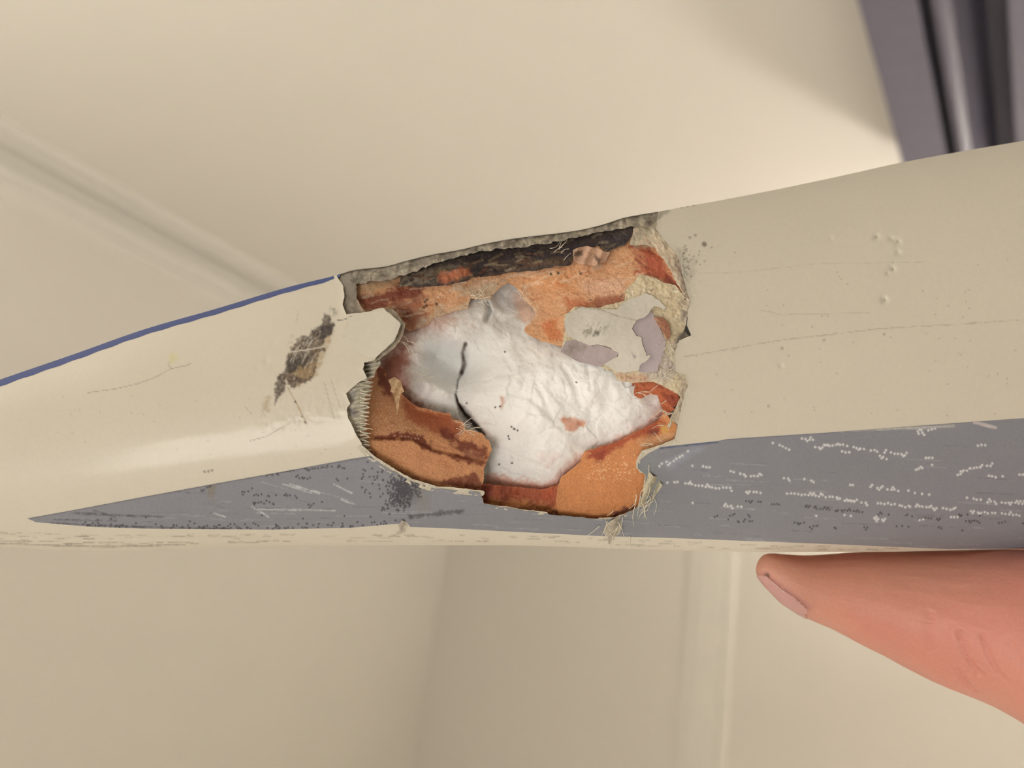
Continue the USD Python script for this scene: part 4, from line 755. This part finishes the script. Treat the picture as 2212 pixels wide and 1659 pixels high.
knuck = [(np.array([150. + 21 * i, -58 - 2.5 * abs(i - 1), -22 + 4 * i * (i - 1) * .5]), 11.5 - .6 * i) for i in range(4)]
for kn in knuck: solids.append(manifold3d.Manifold.batch_hull([sph(*kn), sph(*wrist), sph(*wrist2)]))
solids.append(manifold3d.Manifold.batch_hull([sph(*joints[-2]), sph(*joints[-1]), sph(*knuck[0]), sph(*wrist)]))
solids.append(manifold3d.Manifold.batch_hull([sph(*wrist), sph(*wrist2), sph(*elbow)]))
for i, kn in enumerate(knuck):
    L = [44, 49, 46, 36][i]; c, r = kn; out = [kn]
    for u, dy, rr_ in [(.45, 9, .92), (.75, 12, .85), (1.0, 13, .72)]:
        out.append((c + np.array([(i - 1.2) * 5 * u, dy, -L * 2 * u]), r * rr_))
    solids += chain(out)
body = manifold3d.Manifold.batch_boolean(solids, manifold3d.OpType.Add)
body = body.refine_to_length(3.0)
mm = body.to_mesh(); hm = trimesh.Trimesh(mm.vert_properties[:, :3], mm.tri_verts, process=True)
trimesh.smoothing.filter_taubin(hm, lamb=.5, nu=.52, iterations=30)
for _ in range(2):                                              # finer where the camera sees the thumb
    tc = hm.triangles_center; near = (tc[:, 0] < 100) & (tc[:, 2] > -45)
    v_, f_ = trimesh.remesh.subdivide(hm.vertices, hm.faces, face_index=np.where(near)[0]); hm = trimesh.Trimesh(v_, f_, process=True)
trimesh.smoothing.filter_taubin(hm, lamb=.5, nu=.52, iterations=6)
hv = np.array(hm.vertices); hn = np.array(hm.vertex_normals)
hd = D - hv[:, 2]; hp = np.column_stack([CX + hv[:, 0] * F / hd, CY - hv[:, 1] * F / hd])
creases = [([(2010, 1322), (2006, 1365), (2012, 1405)], .22, 6), ([(2042, 1365), (2048, 1392)], .15, 5), ([(2074, 1365), (2080, 1400), (2098, 1432), (2118, 1458)], .4, 6), ([(2122, 1370), (2134, 1412), (2152, 1445), (2170, 1468)], .33, 6), ([(2070, 1448), (2086, 1474), (2104, 1492)], .3, 6), ([(2180, 1380), (2205, 1430)], .15, 8)]
disp = .12 * fbm2(hp, 60, 3, 131)
front = hn[:, 2] > -.1
for pts, a_, w_ in creases: disp -= a_ * 1.35 * (1 - sstep(0, w_ * 1.3, sd(LineString(pts), hp) + 1.5 * fbm2(hp, 20, 2, 134))) * front - a_ * .15 * np.exp(-((sd(LineString(pts), hp) - w_ * 2) / w_) ** 2) * front
nailg = LineString([(1652, 1240), (1664, 1252), (1690, 1272), (1722, 1294), (1748, 1312)])
disp -= .14 * (1 - sstep(0, 6, sd(nailg, hp))) * front
hv = hv + hn * disp[:, None]
skin = np.repeat(A(190, 130, 106)[None], len(hv), 0) * (1 + .05 * fbm2(hp, 90, 3, 132))[:, None]
redd = sstep(-.3, .8, fbm2(hp, 170, 2, 133) + (hp[:, 0] - 1980) / 500)
skin = skin * (1 - .5 * redd[:, None]) + A(192, 116, 100) * .5 * redd[:, None]
nz = (1 - sstep(3, 11, np.where(front, sd(nailg, hp), 99)))[:, None] * .45
skin = skin * (1 - nz) + A(158, 104, 98) * nz
dot = (1 - sstep(3, 8, np.where(front, np.hypot(hp[:, 0] - 1657, hp[:, 1] - 1243), 99)))[:, None] * .8
skin = skin * (1 - dot) + A(84, 66, 52) * dot
obj('skin', to_world((hv - [0, 0, D]) / 1000), hm.faces, SKIN, hand, True, skin)
# thumbnail: a thin curved plate over the underside of the thumb tip
nail_zone = Polygon([(1640, 1240), (1655, 1243), (1690, 1272), (1722, 1294), (1746, 1314), (1744, 1345), (1690, 1320), (1640, 1290), (1620, 1250)])
fc = hm.faces; inz = shapely.contains_xy(nail_zone, hp[:, 0], hp[:, 1]) & (hv[:, 2] < 10) & (hn[:, 1] < .25) & (hp[:, 0] < 1750)
keepf = fc[inz[fc].all(1)]; idx, inv = np.unique(keepf, return_inverse=True); nf1 = inv.reshape(keepf.shape)
outer = hv[idx] + hn[idx] * .16; inner = hv[idx] - hn[idx] * .1; nn = len(idx)
ed = np.sort(np.vstack([nf1[:, [0, 1]], nf1[:, [1, 2]], nf1[:, [2, 0]]]), axis=1); ue, cnt = np.unique(ed, axis=0, return_counts=True); be = ue[cnt == 1]
nf2 = np.vstack([nf1, nn + nf1[:, ::-1], np.column_stack([be[:, 0], be[:, 1], nn + be[:, 1]]), np.column_stack([be[:, 0], nn + be[:, 1], nn + be[:, 0]])])
obj('thumbnail', to_world((np.vstack([outer, inner]) - [0, 0, D]) / 1000), nf2, NAIL, hand, True, np.repeat(A(198, 142, 126)[None], 2 * nn, 0), 'pinkish nail seen edge on at the thumb tip')
